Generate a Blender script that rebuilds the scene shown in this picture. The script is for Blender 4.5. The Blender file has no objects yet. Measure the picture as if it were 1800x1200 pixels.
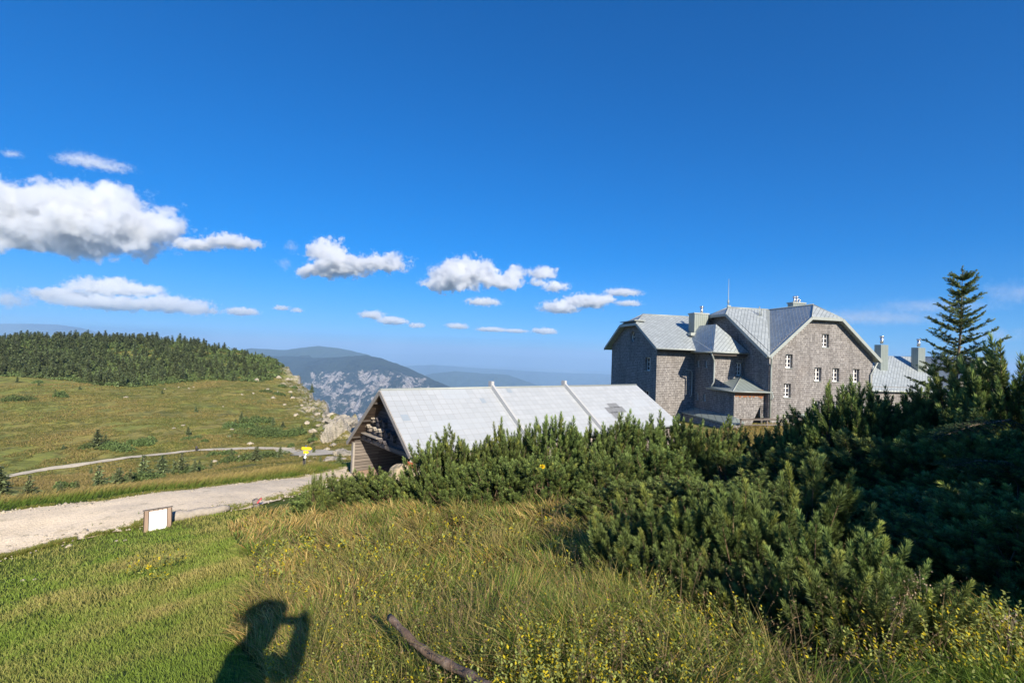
import bpy, math, random
import numpy as np
from mathutils import Vector, Matrix
from mathutils.geometry import tessellate_polygon
rng = np.random.default_rng(7)
random.seed(7)
sc = bpy.context.scene
COL = sc.collection
RAD = math.radians

# ------------------------------------------------------------------ camera
PITCH, ROLL, FPX = RAD(1.5), RAD(2.06), 850.0
F_ = np.array([0, math.cos(PITCH), math.sin(PITCH)])
U0 = np.cross(np.array([1., 0, 0]), F_)
R_ = math.cos(ROLL) * np.array([1., 0, 0]) + math.sin(ROLL) * U0
U_ = -math.sin(ROLL) * np.array([1., 0, 0]) + math.cos(ROLL) * U0
cam_d = bpy.data.cameras.new('camera')
cam = bpy.data.objects.new('camera', cam_d)
COL.objects.link(cam)
cam_d.sensor_fit = 'HORIZONTAL'
cam_d.sensor_width = 36.0
cam_d.lens = 36.0 * FPX / 1800.0
cam_d.clip_start = 0.05
cam_d.clip_end = 200000.0
cam.matrix_world = Matrix(((R_[0], U_[0], -F_[0], 0), (R_[1], U_[1], -F_[1], 0), (R_[2], U_[2], -F_[2], 0), (0, 0, 0, 1)))
sc.camera = cam

# ------------------------------------------------------------------ light
SUN_AZ, SUN_EL = RAD(157.0), RAD(27.0)      # azimuth clockwise from +Y
sdir = Vector((math.sin(SUN_AZ) * math.cos(SUN_EL), math.cos(SUN_AZ) * math.cos(SUN_EL), math.sin(SUN_EL)))
sl = bpy.data.lights.new('sun', 'SUN')
sl.energy = 5.0
sl.angle = RAD(0.53)
sl.color = (1.0, 0.89, 0.72)
sun = bpy.data.objects.new('sun', sl)
COL.objects.link(sun)
sun.rotation_euler = sdir.to_track_quat('Z', 'Y').to_euler()
w = bpy.data.worlds.new('World')
sc.world = w
w.use_nodes = True
nt = w.node_tree
nt.nodes.clear()
wo = nt.nodes.new('ShaderNodeOutputWorld')
bg = nt.nodes.new('ShaderNodeBackground')
sky = nt.nodes.new('ShaderNodeTexSky')
sky.sky_type = 'NISHITA'
sky.sun_disc = False
sky.sun_elevation = SUN_EL
sky.sun_rotation = SUN_AZ
sky.altitude = 1700
sky.air_density = 1.0
sky.dust_density = 0.4
sky.ozone_density = 4.0
hs = nt.nodes.new('ShaderNodeHueSaturation')
hs.inputs['Saturation'].default_value = 1.45
hs.inputs['Hue'].default_value = 0.493
nt.links.new(sky.outputs[0], hs.inputs['Color'])
# soft shoulder so the bright horizon keeps its blue
k1 = nt.nodes.new('ShaderNodeVectorMath'); k1.operation = 'MULTIPLY_ADD'; nt.links.new(hs.outputs[0], k1.inputs[0]); k1.inputs[1].default_value = (0.165, 0.132, 0.070); k1.inputs[2].default_value = (1, 1, 1)
k2 = nt.nodes.new('ShaderNodeVectorMath'); k2.operation = 'DIVIDE'; nt.links.new(hs.outputs[0], k2.inputs[0]); nt.links.new(k1.outputs[0], k2.inputs[1])
k3 = nt.nodes.new('ShaderNodeVectorMath'); k3.operation = 'MULTIPLY'; nt.links.new(k2.outputs[0], k3.inputs[0]); k3.inputs[1].default_value = (0.36, 0.95, 1.36)
nt.links.new(k3.outputs[0], bg.inputs[0])
bg.inputs[1].default_value = 0.094
nt.links.new(bg.outputs[0], wo.inputs[0])
sc.view_settings.view_transform = 'Standard'
sc.view_settings.look = 'None'
sc.view_settings.exposure = 0.68
sc.view_settings.gamma = 1
cy = sc.cycles
cy.use_denoising = True
cy.max_bounces = 8
cy.diffuse_bounces = 3
cy.glossy_bounces = 2
cy.transmission_bounces = 3
cy.transparent_max_bounces = 8
cy.volume_bounces = 10
cy.sample_clamp_indirect = 6

# ------------------------------------------------------------------ helpers
def ray(px, py):
    d = F_ + R_ * ((px - 900) / FPX) + U_ * ((600 - py) / FPX)
    return d / d[1]
def P(px, py, dep):
    return ray(px, py) * dep

def tag(o, label=None, cat=None, group=None, kind=None):
    if label: o['label'] = label
    if cat: o['category'] = cat
    if group: o['group'] = group
    if kind: o['kind'] = kind
    return o

def mesh_np(name, verts, tris, mat=None, parent=None, col=None, uv=None, smooth=False, loc=(0, 0, 0), width=3):
    """fast mesh from numpy arrays; tris (M,width)"""
    verts = np.asarray(verts, np.float32); tris = np.asarray(tris, np.int32)
    me = bpy.data.meshes.new(name)
    me.vertices.add(len(verts)); me.vertices.foreach_set('co', verts.ravel())
    m = len(tris)
    me.loops.add(m * width); me.loops.foreach_set('vertex_index', tris.ravel())
    me.polygons.add(m)
    me.polygons.foreach_set('loop_start', np.arange(0, m * width, width, dtype=np.int32))
    try: me.polygons.foreach_set('loop_total', np.full(m, width, dtype=np.int32))
    except Exception: pass
    if smooth: me.polygons.foreach_set('use_smooth', np.ones(m, dtype=bool))
    me.update(calc_edges=True)
    if col is not None:
        a = me.color_attributes.new('tint', 'FLOAT_COLOR', 'POINT')
        c = np.ones((len(verts), 4), np.float32); c[:, :3] = col
        a.data.foreach_set('color', c.ravel())
    if mat: me.materials.append(mat)
    o = bpy.data.objects.new(name, me)
    COL.objects.link(o)
    o.location = loc
    if parent: o.parent = parent
    return o

class MB:
    """collects polygons with metre UVs, built as ONE mesh object"""
    def __init__(s): s.v = []; s.f = []; s.uv = []; s.sm = []
    def face(s, pts, uvs=None, smooth=False):
        i = len(s.v); s.v += [tuple(map(float, p)) for p in pts]; s.f.append(list(range(i, i + len(pts))))
        if uvs is None:
            p = [Vector(q) for q in pts]
            n = (p[1] - p[0]).cross(p[-1] - p[0])
            if n.length < 1e-12 and len(p) > 3: n = (p[2] - p[1]).cross(p[3] - p[1])
            n.normalize() if n.length > 0 else None
            if abs(n.z) > 0.97: uvs = [(q.x, q.y) for q in p]
            else:
                t = Vector((0, 0, 1)).cross(n).normalized(); b = n.cross(t)
                uvs = [(q.dot(t), q.dot(b)) for q in p]
        s.uv += [tuple(x) for x in uvs]; s.sm.append(smooth)
    def box(s, lo, hi):
        x0, y0, z0 = lo; x1, y1, z1 = hi
        c = [(x0, y0, z0), (x1, y0, z0), (x1, y1, z0), (x0, y1, z0), (x0, y0, z1), (x1, y0, z1), (x1, y1, z1), (x0, y1, z1)]
        for q in ((0, 3, 2, 1), (4, 5, 6, 7), (0, 1, 5, 4), (1, 2, 6, 5), (2, 3, 7, 6), (3, 0, 4, 7)): s.face([c[k] for k in q])
    def bar(s, a, b, wd, ht, up=(0, 0, 1)):
        a = Vector(a); b = Vector(b); d = (b - a).normalized(); x = d.cross(Vector(up))
        if x.length < 1e-4: x = d.cross(Vector((1, 0, 0)))
        x.normalize(); y = x.cross(d)
        x *= wd / 2; y *= ht / 2
        A = [a - x - y, a + x - y, a + x + y, a - x + y]; B = [b - x - y, b + x - y, b + x + y, b - x + y]
        s.face(A); s.face(B[::-1])
        for k in range(4): s.face([A[(k + 1) % 4], A[k], B[k], B[(k + 1) % 4]])
    def tube(s, pts, rads, n=8, cap=True):
        pts = [Vector(p) for p in pts]
        if not hasattr(rads, '__len__'): rads = [rads] * len(pts)
        rings = []; prev = None
        for i, p in enumerate(pts):
            d = (pts[min(i + 1, len(pts) - 1)] - pts[max(i - 1, 0)]).normalized()
            x = d.cross(Vector((0, 0, 1))) if prev is None else prev - d * prev.dot(d)
            if x.length < 1e-3: x = d.cross(Vector((1, 0, 0)))
            x.normalize(); prev = x; y = d.cross(x)
            rings.append([p + (x * math.cos(2 * math.pi * k / n) + y * math.sin(2 * math.pi * k / n)) * rads[i] for k in range(n)])
        L = 0
        for i in range(len(pts) - 1):
            l2 = L + (pts[i + 1] - pts[i]).length
            for k in range(n):
                c0 = 2 * math.pi * rads[i] * k / n; c1 = 2 * math.pi * rads[i] * (k + 1) / n
                s.face([rings[i][k], rings[i][(k + 1) % n], rings[i + 1][(k + 1) % n], rings[i + 1][k]], [(c0, L), (c1, L), (c1, l2), (c0, l2)], True)
            L = l2
        if cap:
            s.face(rings[0][::-1]); s.face(rings[-1])
    def build(s, name, mat, parent=None, loc=(0, 0, 0), weld=True):
        me = bpy.data.meshes.new(name)
        me.from_pydata(s.v, [], s.f)
        uvl = me.uv_layers.new(name='UVMap')
        uvl.data.foreach_set('uv', np.array(s.uv, np.float32).ravel())
        me.polygons.foreach_set('use_smooth', np.array(s.sm, dtype=bool))
        if any(s.sm):
            import bmesh
            bm = bmesh.new(); bm.from_mesh(me); bmesh.ops.remove_doubles(bm, verts=bm.verts, dist=1e-5); bm.to_mesh(me); bm.free()
        if mat: me.materials.append(mat)
        o = bpy.data.objects.new(name, me); COL.objects.link(o); o.location = loc
        if parent: o.parent = parent
        return o

def empty(name, loc, rz=0.0):
    o = bpy.data.objects.new(name, None); COL.objects.link(o); o.location = loc; o.rotation_euler = (0, 0, rz)
    o.empty_display_size = 0.2
    return o
def kids(o): return [c for c in o.children]
def copy_tree(o, parent=None):
    c = o.copy(); COL.objects.link(c)
    if parent is not None: c.parent = parent
    for ch in list(o.children): copy_tree(ch, c)
    return c

# ---- vectorised value noise
def _h(ix, iy, seed):
    n = (ix.astype(np.int64) * 374761393 + iy.astype(np.int64) * 668265263 + seed * 1442695041) & 0x7fffffff
    n = ((n ^ (n >> 13)) * 1274126177) & 0x7fffffff
    return ((n ^ (n >> 16)) & 0xffff) / 65535.0
def vnoise(x, y, seed=0):
    ix = np.floor(x); iy = np.floor(y); fx = x - ix; fy = y - iy
    fx = fx * fx * (3 - 2 * fx); fy = fy * fy * (3 - 2 * fy)
    a = _h(ix, iy, seed); b = _h(ix + 1, iy, seed); c = _h(ix, iy + 1, seed); d = _h(ix + 1, iy + 1, seed)
    return (a * (1 - fx) + b * fx) * (1 - fy) + (c * (1 - fx) + d * fx) * fy
def fbm(x, y, oct=4, seed=0, rough=0.5):
    s = 0; a = 1; t = 0
    for o in range(oct):
        s = s + a * vnoise(x * 2 ** o + 17.3 * o, y * 2 ** o - 9.1 * o, seed + o); t += a; a *= rough
    return s / t * 2 - 1
def sstep(a, b, x):
    t = np.clip((x - a) / (b - a), 0, 1); return t * t * (3 - 2 * t)

# ---- material helpers
class NT:
    def __init__(s, name):
        s.m = bpy.data.materials.new(name); s.m.use_nodes = True; s.t = s.m.node_tree; s.t.nodes.clear()
        s.out = s.n('ShaderNodeOutputMaterial')
    def n(s, typ, **kw):
        nd = s.t.nodes.new(typ)
        for k, v in kw.items():
            if k.startswith('i_'):
                key = k[2:]; key = int(key) if key.isdigit() else key.replace('_', ' ')
                s.put(nd, key, v)
            else: setattr(nd, k, v)
        return nd
    def put(s, nd, key, v):
        sk = nd.inputs[key]
        if isinstance(v, bpy.types.NodeSocket): s.t.links.new(v, sk)
        elif isinstance(v, bpy.types.Node): s.t.links.new(v.outputs[0], sk)
        else: sk.default_value = v
    def link(s, a, b): s.t.links.new(a, b)
    def math(s, op, a, b=None, c=None, clamp=False):
        nd = s.n('ShaderNodeMath', operation=op, use_clamp=clamp); s.put(nd, 0, a)
        if b is not None: s.put(nd, 1, b)
        if c is not None: s.put(nd, 2, c)
        return nd.outputs[0]
    def vmath(s, op, a, b=None, sc_=None):
        nd = s.n('ShaderNodeVectorMath', operation=op); s.put(nd, 0, a)
        if b is not None: s.put(nd, 1, b)
        if sc_ is not None: s.put(nd, 'Scale', sc_)
        return nd.outputs['Value'] if op in ('LENGTH', 'DOT_PRODUCT') else nd.outputs[0]
    def mix(s, f, a, b, mode='MIX'):
        nd = s.n('ShaderNodeMix', data_type='RGBA', blend_type=mode); s.put(nd, 0, f)
        for k, v in ((6, a), (7, b)):
            if isinstance(v, (tuple, list)): v = (*v[:3], 1)
            s.put(nd, k, v)
        return nd.outputs[2]
    def ramp(s, f, stops, interp='LINEAR'):
        nd = s.n('ShaderNodeValToRGB'); cr = nd.color_ramp; cr.interpolation = interp
        while len(cr.elements) < len(stops): cr.elements.new(0.5)
        for e, (p, c) in zip(cr.elements, stops):
            e.position = p; e.color = (*c, 1) if hasattr(c, '__len__') else (c, c, c, 1)
        s.put(nd, 0, f); return nd.outputs[0]
    def noise(s, vec, scale, detail=4, rough=0.55, dist=0.0):
        nd = s.n('ShaderNodeTexNoise'); s.put(nd, 'Vector', vec); nd.inputs['Scale'].default_value = scale
        nd.inputs['Detail'].default_value = detail; nd.inputs['Roughness'].default_value = rough; nd.inputs['Distortion'].default_value = dist
        return nd
    def bump(s, h, strength=0.3, dist=0.05):
        nd = s.n('ShaderNodeBump'); s.put(nd, 'Height', h); nd.inputs['Strength'].default_value = strength; nd.inputs['Distance'].default_value = dist
        return nd.outputs[0]
    def pos(s): return s.n('ShaderNodeNewGeometry').outputs['Position']
    def obj(s): return s.n('ShaderNodeTexCoord').outputs['Object']
    def uv(s): return s.n('ShaderNodeTexCoord').outputs['UV']
    def pr(s, col, rough=0.8, metal=0.0, normal=None, spec=0.3):
        b = s.n('ShaderNodeBsdfPrincipled')
        if isinstance(col, (tuple, list)): col = (*col[:3], 1)
        s.put(b, 'Base Color', col); s.put(b, 'Roughness', rough); s.put(b, 'Metallic', metal); s.put(b, 'Specular IOR Level', spec)
        if normal is not None: s.put(b, 'Normal', normal)
        return b.outputs[0]
    def done(s, shader):
        s.link(shader, s.out.inputs['Surface']); return s.m

def mat_simple(name, col, rough=0.8, var=0.12, scale=6.0, metal=0.0, bump=0.0, spec=0.3):
    t = NT(name); p = t.obj(); nz = t.noise(p, scale, 5, 0.6)
    c = t.mix(nz.outputs[0], tuple(x * (1 - var) for x in col), tuple(min(1, x * (1 + var)) for x in col))
    nrm = t.bump(nz.outputs[0], bump, 0.03) if bump else None
    return t.done(t.pr(c, rough, metal, nrm, spec))

def mat_leaf(name, trans=0.3, rough=0.6, spec=0.25, mul=1.0, varscale=None):
    t = NT(name); a = t.n('ShaderNodeAttribute', attribute_name='tint')
    oi = t.n('ShaderNodeObjectInfo')
    c = t.n('ShaderNodeHueSaturation'); t.put(c, 'Color', a.outputs['Color'])
    t.put(c, 'Value', t.math('MULTIPLY_ADD', oi.outputs['Random'], 0.3, 0.85 * mul))
    t.put(c, 'Hue', t.math('MULTIPLY_ADD', oi.outputs['Random'], 0.02, 0.49))
    b = t.pr(c.outputs[0], rough, 0, None, spec)
    tr = t.n('ShaderNodeBsdfTranslucent'); t.put(tr, 0, c.outputs[0])
    mx = t.n('ShaderNodeMixShader'); t.put(mx, 0, trans); t.link(b, mx.inputs[1]); t.link(tr.outputs[0], mx.inputs[2])
    return t.done(mx.outputs[0])
# ------------------------------------------------------------------ terrain
def lp(x, y):
    r = np.hypot(x, y) + 4.0
    th = np.arctan2(x, y + 0.0)
    return th * 2.2, np.log(r) * 1.6
CP = []
def cpx(px, py, dep): p = P(px, py, dep); CP.append(tuple(p))
for q in [(900, 1200, 2.4), (500, 1085, 4.5), (0, 1200, 4.3), (300, 1200, 3.4), (0, 980, 11), (277, 932, 12.0), (0, 900, 13.6), (277, 866, 15.8),
          (590, 842, 22.5), (450, 893, 14.2), (640, 905, 10.3), (950, 892, 9.6), (1080, 905, 8.0), (900, 1000, 5.5), (900, 1100, 3.6), (700, 950, 7.2),
          (1200, 1100, 3.3), (1600, 1180, 2.6), (300, 1040, 6.6), (150, 1100, 5.8), (450, 858, 17.0), (200, 880, 22), (0, 902, 20), (400, 856, 26), (300, 868, 24), (100, 890, 22), (500, 832, 29), (100, 865, 36), (300, 850, 36), (0, 868, 36), (-120, 905, 20),
          (1340, 752, 39.5), (1330, 772, 32), (200, 866, 17.0), (0, 890, 15.0), (450, 836, 22.0), (560, 816, 26.0), (420, 845, 20.5),
          (60, 838, 56), (250, 845, 50), (400, 822, 50), (300, 797, 76), (0, 841, 62), (500, 791, 80), (560, 790, 82), (560, 770, 86), (610, 770, 74), (200, 762, 90), (400, 762, 92),
          (0, 760, 90), (200, 722, 112), (400, 722, 116), (0, 722, 108), (200, 682, 142), (0, 664, 152), (200, 676, 150), (400, 670, 166), (520, 720, 130), (480, 680, 160), (-150, 650, 160),
          (-150, 760, 90), (-150, 850, 50),
          (0, 588, 232), (-150, 585, 235), (100, 592, 230), (200, 598, 230), (300, 602, 226), (390, 611, 220), (430, 622, 212), (390, 616, 236), (430, 630, 230), (300, 608, 240), (200, 603, 245), (100, 598, 245), (360, 618, 208), (410, 632, 202), (480, 633, 206), (520, 661, 188), (545, 690, 172),
          (568, 704, 150), (600, 727, 122), (200, 635, 190), (0, 625, 190), (360, 640, 196), (450, 650, 190)]: cpx(*q)
CP += [(0, 0, -1.5), (0, -5, -1.0), (6, -6, -.8), (-6, -5, -2.2), (0, -30, 0), (30, -30, 0), (-30, -30, -3), (4, 3, -1.55), (6, 6, -1.9), (10, 10, -2.2), (8, 3, -1.5), (14, 6, -1.6), (12.4, 13.5, -2.7),
       (16, 16, -3.0), (25, 15, -2.6), (7, 12, -3.0), (8, 20, -4.0), (2, 15, -4.3), (20, 28, -4.9), (35, 30, -4.4), (60, 50, -5), (-4.2, 19.5, -5.9), (-6, 22, -6.3), (-9, 25, -6.75),
       (3, 24, -5.8), (10, 30, -5.9), (-3, 27, -6.8), (4, 35, -7.0), (21, 43, -5.35), (33, 44, -5.3), (14, 50, -6.2), (10, 60, -7), (30, 62, -6.5), (45, 66, -6.5), (-12, 34, -8), (-10, 60, -13), (-6, 45, -9.5), (-2, 1, -2.0), (-1.5, 3, -2.15),
       (12, 37, -6.4), (17, 40, -5.9), (-20, 90, -14), (-20, -5, -5), (-40, 5, -5.6), (-40, 25, -8), (-60, 60, -19)]
CP = np.array(CP)
_cx, _cy = lp(CP[:, 0], CP[:, 1])
_K = np.sqrt((_cx[:, None] - _cx[None]) ** 2 + (_cy[:, None] - _cy[None]) ** 2 + 0.04)
_A = np.zeros((len(CP) + 3, len(CP) + 3)); _n = len(CP)
_A[:_n, :_n] = _K - np.eye(_n) * 0.012
_A[:_n, _n] = 1; _A[:_n, _n + 1] = _cx; _A[:_n, _n + 2] = _cy; _A[_n:, :_n] = _A[:_n, _n:].T
_W = np.linalg.solve(_A, np.concatenate([CP[:, 2], [0, 0, 0]]))
EDGE = np.array([(-900, -400), (-900, 240), (-420, 252), (-260, 250), (-190, 242), (-140, 233), (-121, 220), (-103, 212), (-87, 194), (-75, 178), (-64, 158), (-49, 128), (-36, 108), (-28, 84),
                 (-16, 72), (0, 76), (12, 76), (40, 82), (80, 100), (200, 160), (600, 260), (900, -400)], float)
def edge_dist(x, y):
    """signed distance: positive outside the plateau"""
    d = np.full(x.shape, 1e9); ins = np.zeros(x.shape, bool); n = len(EDGE)
    for i in range(n):
        ax, ay = EDGE[i]; bx, by = EDGE[(i + 1) % n]
        ex, ey = bx - ax, by - ay
        t = np.clip(((x - ax) * ex + (y - ay) * ey) / (ex * ex + ey * ey), 0, 1)
        d = np.minimum(d, np.hypot(x - ax - t * ex, y - ay - t * ey))
        c = ((ay > y) != (by > y)) & (x < (bx - ax) * (y - ay) / (by - ay + 1e-12) + ax)
        ins ^= c
    return np.where(ins, -d, d)
def zf(x, y):
    x = np.atleast_1d(np.asarray(x, float)); y = np.atleast_1d(np.asarray(y, float))
    sh = x.shape; xf = x.ravel(); yf = y.ravel(); z = np.empty(len(xf))
    for i in range(0, len(xf), 60000):
        xs, ys = xf[i:i + 60000], yf[i:i + 60000]
        rr = np.hypot(xs, ys); k = np.minimum(1, 300 / np.maximum(rr, 1e-6)); xc, yc = xs * k, ys * k
        a, b = lp(xc, yc)
        K = np.sqrt((a[:, None] - _cx[None]) ** 2 + (b[:, None] - _cy[None]) ** 2 + 0.04)
        zz = K @ _W[:_n] + _W[_n] + _W[_n + 1] * a + _W[_n + 2] * b
        d = rr
        zz += 0.05 * fbm(xs / 1.3, ys / 1.3, 4, 3) * sstep(1, 6, d) + 0.35 * fbm(xs / 14, ys / 14, 4, 11) * sstep(30, 90, d) + 0.25 * fbm(xs / 4, ys / 4, 3, 5) * sstep(45, 90, d)
        near = (rr < 1500)
        ed = np.full(len(xs), 1500.0)
        if near.any(): ed[near] = edge_dist(xs[near], ys[near])
        crag = (rr > 70) & (rr < 262) & (xs < -22) & (xs > -135); cm = np.where(crag, sstep(-11, -2, ed) * (1 - sstep(25, 60, ed)) * sstep(62, 90, rr), 0)
        zz += cm * (1.9 * (np.abs(fbm(xs / 5.5, ys / 5.5, 4, 41, .6)) * 2 - .35) + .7 * fbm(xs / 1.8, ys / 1.8, 3, 42))
        o = np.maximum(ed + 5 * fbm(xs / 9, ys / 9, 4, 21) * sstep(60, 90, d), 0)
        drop = 14 * (1 - np.exp(-o / 4)) + 0.9 * o
        plain = -960 + 60 * fbm(xs / 3500, ys / 3500, 4, 8) + 420 * sstep(14000, 60000, d) * np.maximum(fbm(xs / 9000, ys / 5000, 4, 31) + .35, 0)
        zz = np.where(o > 0, np.maximum(zz - drop, plain), zz)
        z[i:i + 60000] = np.where(rr > 1500, plain, zz)
    return z.reshape(sh)
def z1(x, y): return float(zf(np.array([x]), np.array([y]))[0])
def hit(px, py, lo=1.0, hi=400.0):
    r = ray(px, py); d = np.geomspace(lo, hi, 1500); zz = zf(r[0] * d, d); g = r[2] * d
    k = np.argmax(g < zz)
    return np.array([r[0] * d[k], d[k], zz[k]])
th = np.radians(np.concatenate([np.arange(-180, -62, 4.0), np.arange(-62, 62, 0.2), np.arange(62, 180.1, 4.0)]))
rr = np.concatenate([[0.01, .4], np.geomspace(0.8, 60000, 800)])
T, Rr = np.meshgrid(th, rr)
GX, GY = np.sin(T) * Rr, np.cos(T) * Rr
GZ = zf(GX, GY)
nr, ntn = GX.shape
idx = np.arange(nr * ntn).reshape(nr, ntn)
quads = np.stack([idx[:-1, :-1], idx[:-1, 1:], idx[1:, 1:], idx[1:, :-1]], -1).reshape(-1, 4)[:, ::-1]

_ed = edge_dist(GX.ravel(), GY.ravel()); _rr = np.hypot(GX.ravel(), GY.ravel())
_rock = sstep(-15, -3, _ed + 5 * fbm(GX.ravel() / 4, GY.ravel() / 4, 4, 55)) * (_rr > 55) * (_rr < 400) * (GX.ravel() < -18) * (GX.ravel() > -150)
_LW = np.array([hit(a, b, 1, 60)[:2] for a, b in [(-500, 1100), (-200, 1000), (0, 972), (150, 948), (285, 918), (300, 900), (460, 876), (470, 895), (400, 925), (410, 945), (430, 960), (450, 1000), (440, 1050), (400, 1110), (470, 1200), (480, 1500), (-500, 1500)]])
def _inp(x, y, pl):
    ins = np.zeros(x.shape, bool)
    for i in range(len(pl)):
        ax, ay = pl[i]; bx, by = pl[(i + 1) % len(pl)]; ins ^= ((ay > y) != (by > y)) & (x < (bx - ax) * (y - ay) / (by - ay + 1e-12) + ax)
    return ins
_lawn = (_inp(GX.ravel(), GY.ravel(), _LW) | ((_rr > 14) & (_rr < 60))).astype(float)
def mat_ground():
    t = NT('meadow'); p = t.pos()
    sep = t.n('ShaderNodeSeparateXYZ'); t.put(sep, 0, p)
    dist = t.vmath('LENGTH', p)
    n1 = t.noise(p, 0.035, 6, 0.62, 1.2); n2 = t.noise(p, 0.35, 6, 0.65, 0.8); n3 = t.noise(p, 3.5, 5, 0.7)
    n4 = t.noise(t.vmath('MULTIPLY', p, (1, 2.2, 1)), 0.12, 5, 0.7, 1.5)
    # mid distance pasture: olive, straw and fresh green
    a = t.ramp(n1.outputs[0], [(0.3, (0.20, 0.24, 0.055)), (0.47, (0.30, 0.26, 0.08)), (0.56, (0.23, 0.265, 0.062)), (0.72, (0.35, 0.28, 0.10))])
    b = t.ramp(n2.outputs[0], [(0.32, (0.07, 0.085, 0.028)), (0.52, (0.5, 0.5, 0.5)), (0.72, (0.85, 0.72, 0.42))])
    c = t.mix(0.75, a, b, 'OVERLAY')
    c = t.mix(t.ramp(n4.outputs[0], [(0.53, 0.0), (0.62, 0.72)]), c, (0.085, 0.11, 0.035))
    c = t.mix(t.ramp(n3.outputs[0], [(0.4, 0.0), (0.75, 0.35)]), c, (0.29, 0.23, 0.11))
    # close ground: soil and thatch, darkened to paint shade under the tall grass
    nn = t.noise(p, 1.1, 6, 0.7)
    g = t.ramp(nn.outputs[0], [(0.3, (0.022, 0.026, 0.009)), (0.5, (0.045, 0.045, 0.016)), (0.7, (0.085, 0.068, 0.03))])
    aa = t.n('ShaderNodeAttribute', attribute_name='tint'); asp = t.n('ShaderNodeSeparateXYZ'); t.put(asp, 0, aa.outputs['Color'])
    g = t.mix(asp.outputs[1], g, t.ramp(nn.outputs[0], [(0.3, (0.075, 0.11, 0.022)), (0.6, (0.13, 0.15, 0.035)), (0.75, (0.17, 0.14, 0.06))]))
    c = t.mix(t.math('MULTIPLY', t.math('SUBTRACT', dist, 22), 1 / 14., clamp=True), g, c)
    # limestone where steep
    nrm = t.n('ShaderNodeNewGeometry').outputs['Normal']; sn = t.n('ShaderNodeSeparateXYZ'); t.put(sn, 0, nrm)
    st = t.math('ADD', sn.outputs[2], t.math('MULTIPLY', t.math('SUBTRACT', n2.outputs[0], 0.5), 0.5))
    rock = t.ramp(t.noise(p, 0.6, 8, 0.7, 0.5).outputs[0], [(0.3, (0.16, 0.14, 0.10)), (0.48, (0.42, 0.37, 0.28)), (0.7, (0.60, 0.54, 0.44))])
    am = t.n('ShaderNodeAttribute', attribute_name='tint'); asep = t.n('ShaderNodeSeparateXYZ'); t.put(asep, 0, am.outputs['Color'])
    fr = t.math('MULTIPLY', t.math('SUBTRACT', 0.80, st), 8.0, clamp=True)
    fr = t.math('MAXIMUM', fr, t.math('MULTIPLY', t.math('SUBTRACT', t.math('MULTIPLY_ADD', n3.outputs[0], .55, t.math('MULTIPLY', n2.outputs[0], .6)), t.math('SUBTRACT', 1.02, t.math('MULTIPLY', asep.outputs[0], .48))), 14, clamp=True))
    fr = t.math('MULTIPLY', fr, t.math('MULTIPLY', t.math('SUBTRACT', dist, 60), 0.05, clamp=True))
    c = t.mix(fr, c, rock)
    # forested valley floor with pale fields far below
    f1 = t.noise(p, 0.00035, 5, 0.6, 0.4); f2 = t.n('ShaderNodeTexVoronoi'); t.put(f2, 'Vector', p); f2.inputs['Scale'].default_value = 0.0022; f2s = t.n('ShaderNodeSeparateXYZ'); t.put(f2s, 0, f2.outputs['Color'])
    wood = t.mix(t.noise(p, 0.004, 4, 0.6).outputs[0], (0.014, 0.026, 0.014), (0.035, 0.055, 0.028))
    fld = t.mix(f2s.outputs[0], (0.10, 0.13, 0.06), (0.48, 0.42, 0.30))
    far = t.mix(t.ramp(f1.outputs[0], [(0.54, 0.0), (0.60, 1.0)]), wood, fld)
    fv = t.math('MULTIPLY', t.math('SUBTRACT', t.math('MULTIPLY', sep.outputs[2], -1), 60), 0.02, clamp=True)
    c = t.mix(fv, c, far)
    bp = t.bump(t.math('ADD', n2.outputs[0], t.math('MULTIPLY', n3.outputs[0], 0.4)), 0.7, 0.5)
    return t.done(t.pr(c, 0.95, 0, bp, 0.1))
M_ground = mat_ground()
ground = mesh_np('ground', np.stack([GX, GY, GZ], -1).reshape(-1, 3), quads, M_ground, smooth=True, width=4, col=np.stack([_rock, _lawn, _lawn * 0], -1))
tag(ground, kind='structure')

# ---- gravel track
def strip(name, edge_a, edge_b, mat, lift, na=160, nb=14, wob=0.12, seed=1):
    """sheet between two world polylines, following the ground"""
    def res(pl, n):
        pl = np.array(pl, float); d = np.concatenate([[0], np.cumsum(np.hypot(*np.diff(pl, axis=0).T))])
        s = np.linspace(0, d[-1], n); return np.stack([np.interp(s, d, pl[:, 0]), np.interp(s, d, pl[:, 1])], -1)
    A, B = res(edge_a, na), res(edge_b, na)
    k = np.linspace(0, 1, nb)[None, :, None]
    g = A[:, None] * (1 - k) + B[:, None] * k
    dirv = (B - A) / np.maximum(np.linalg.norm(B - A, axis=1, keepdims=True), 1e-6)
    w0 = fbm(A[:, 0] * 1.5, A[:, 1] * 1.5, 3, seed) * wob; w1 = fbm(B[:, 0] * 1.5, B[:, 1] * 1.5, 3, seed + 4) * wob
    g[:, 0] -= dirv * w0[:, None]; g[:, -1] += dirv * w1[:, None]
    z = zf(g[..., 0], g[..., 1]) + lift
    v = np.concatenate([g, z[..., None]], -1).reshape(-1, 3)
    ix = np.arange(na * nb).reshape(na, nb)
    q = np.stack([ix[:-1, :-1], ix[:-1, 1:], ix[1:, 1:], ix[1:, :-1]], -1).reshape(-1, 4)
    return tag(mesh_np(name, v, q, mat, smooth=True, width=4), kind='structure'), A, B
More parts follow.
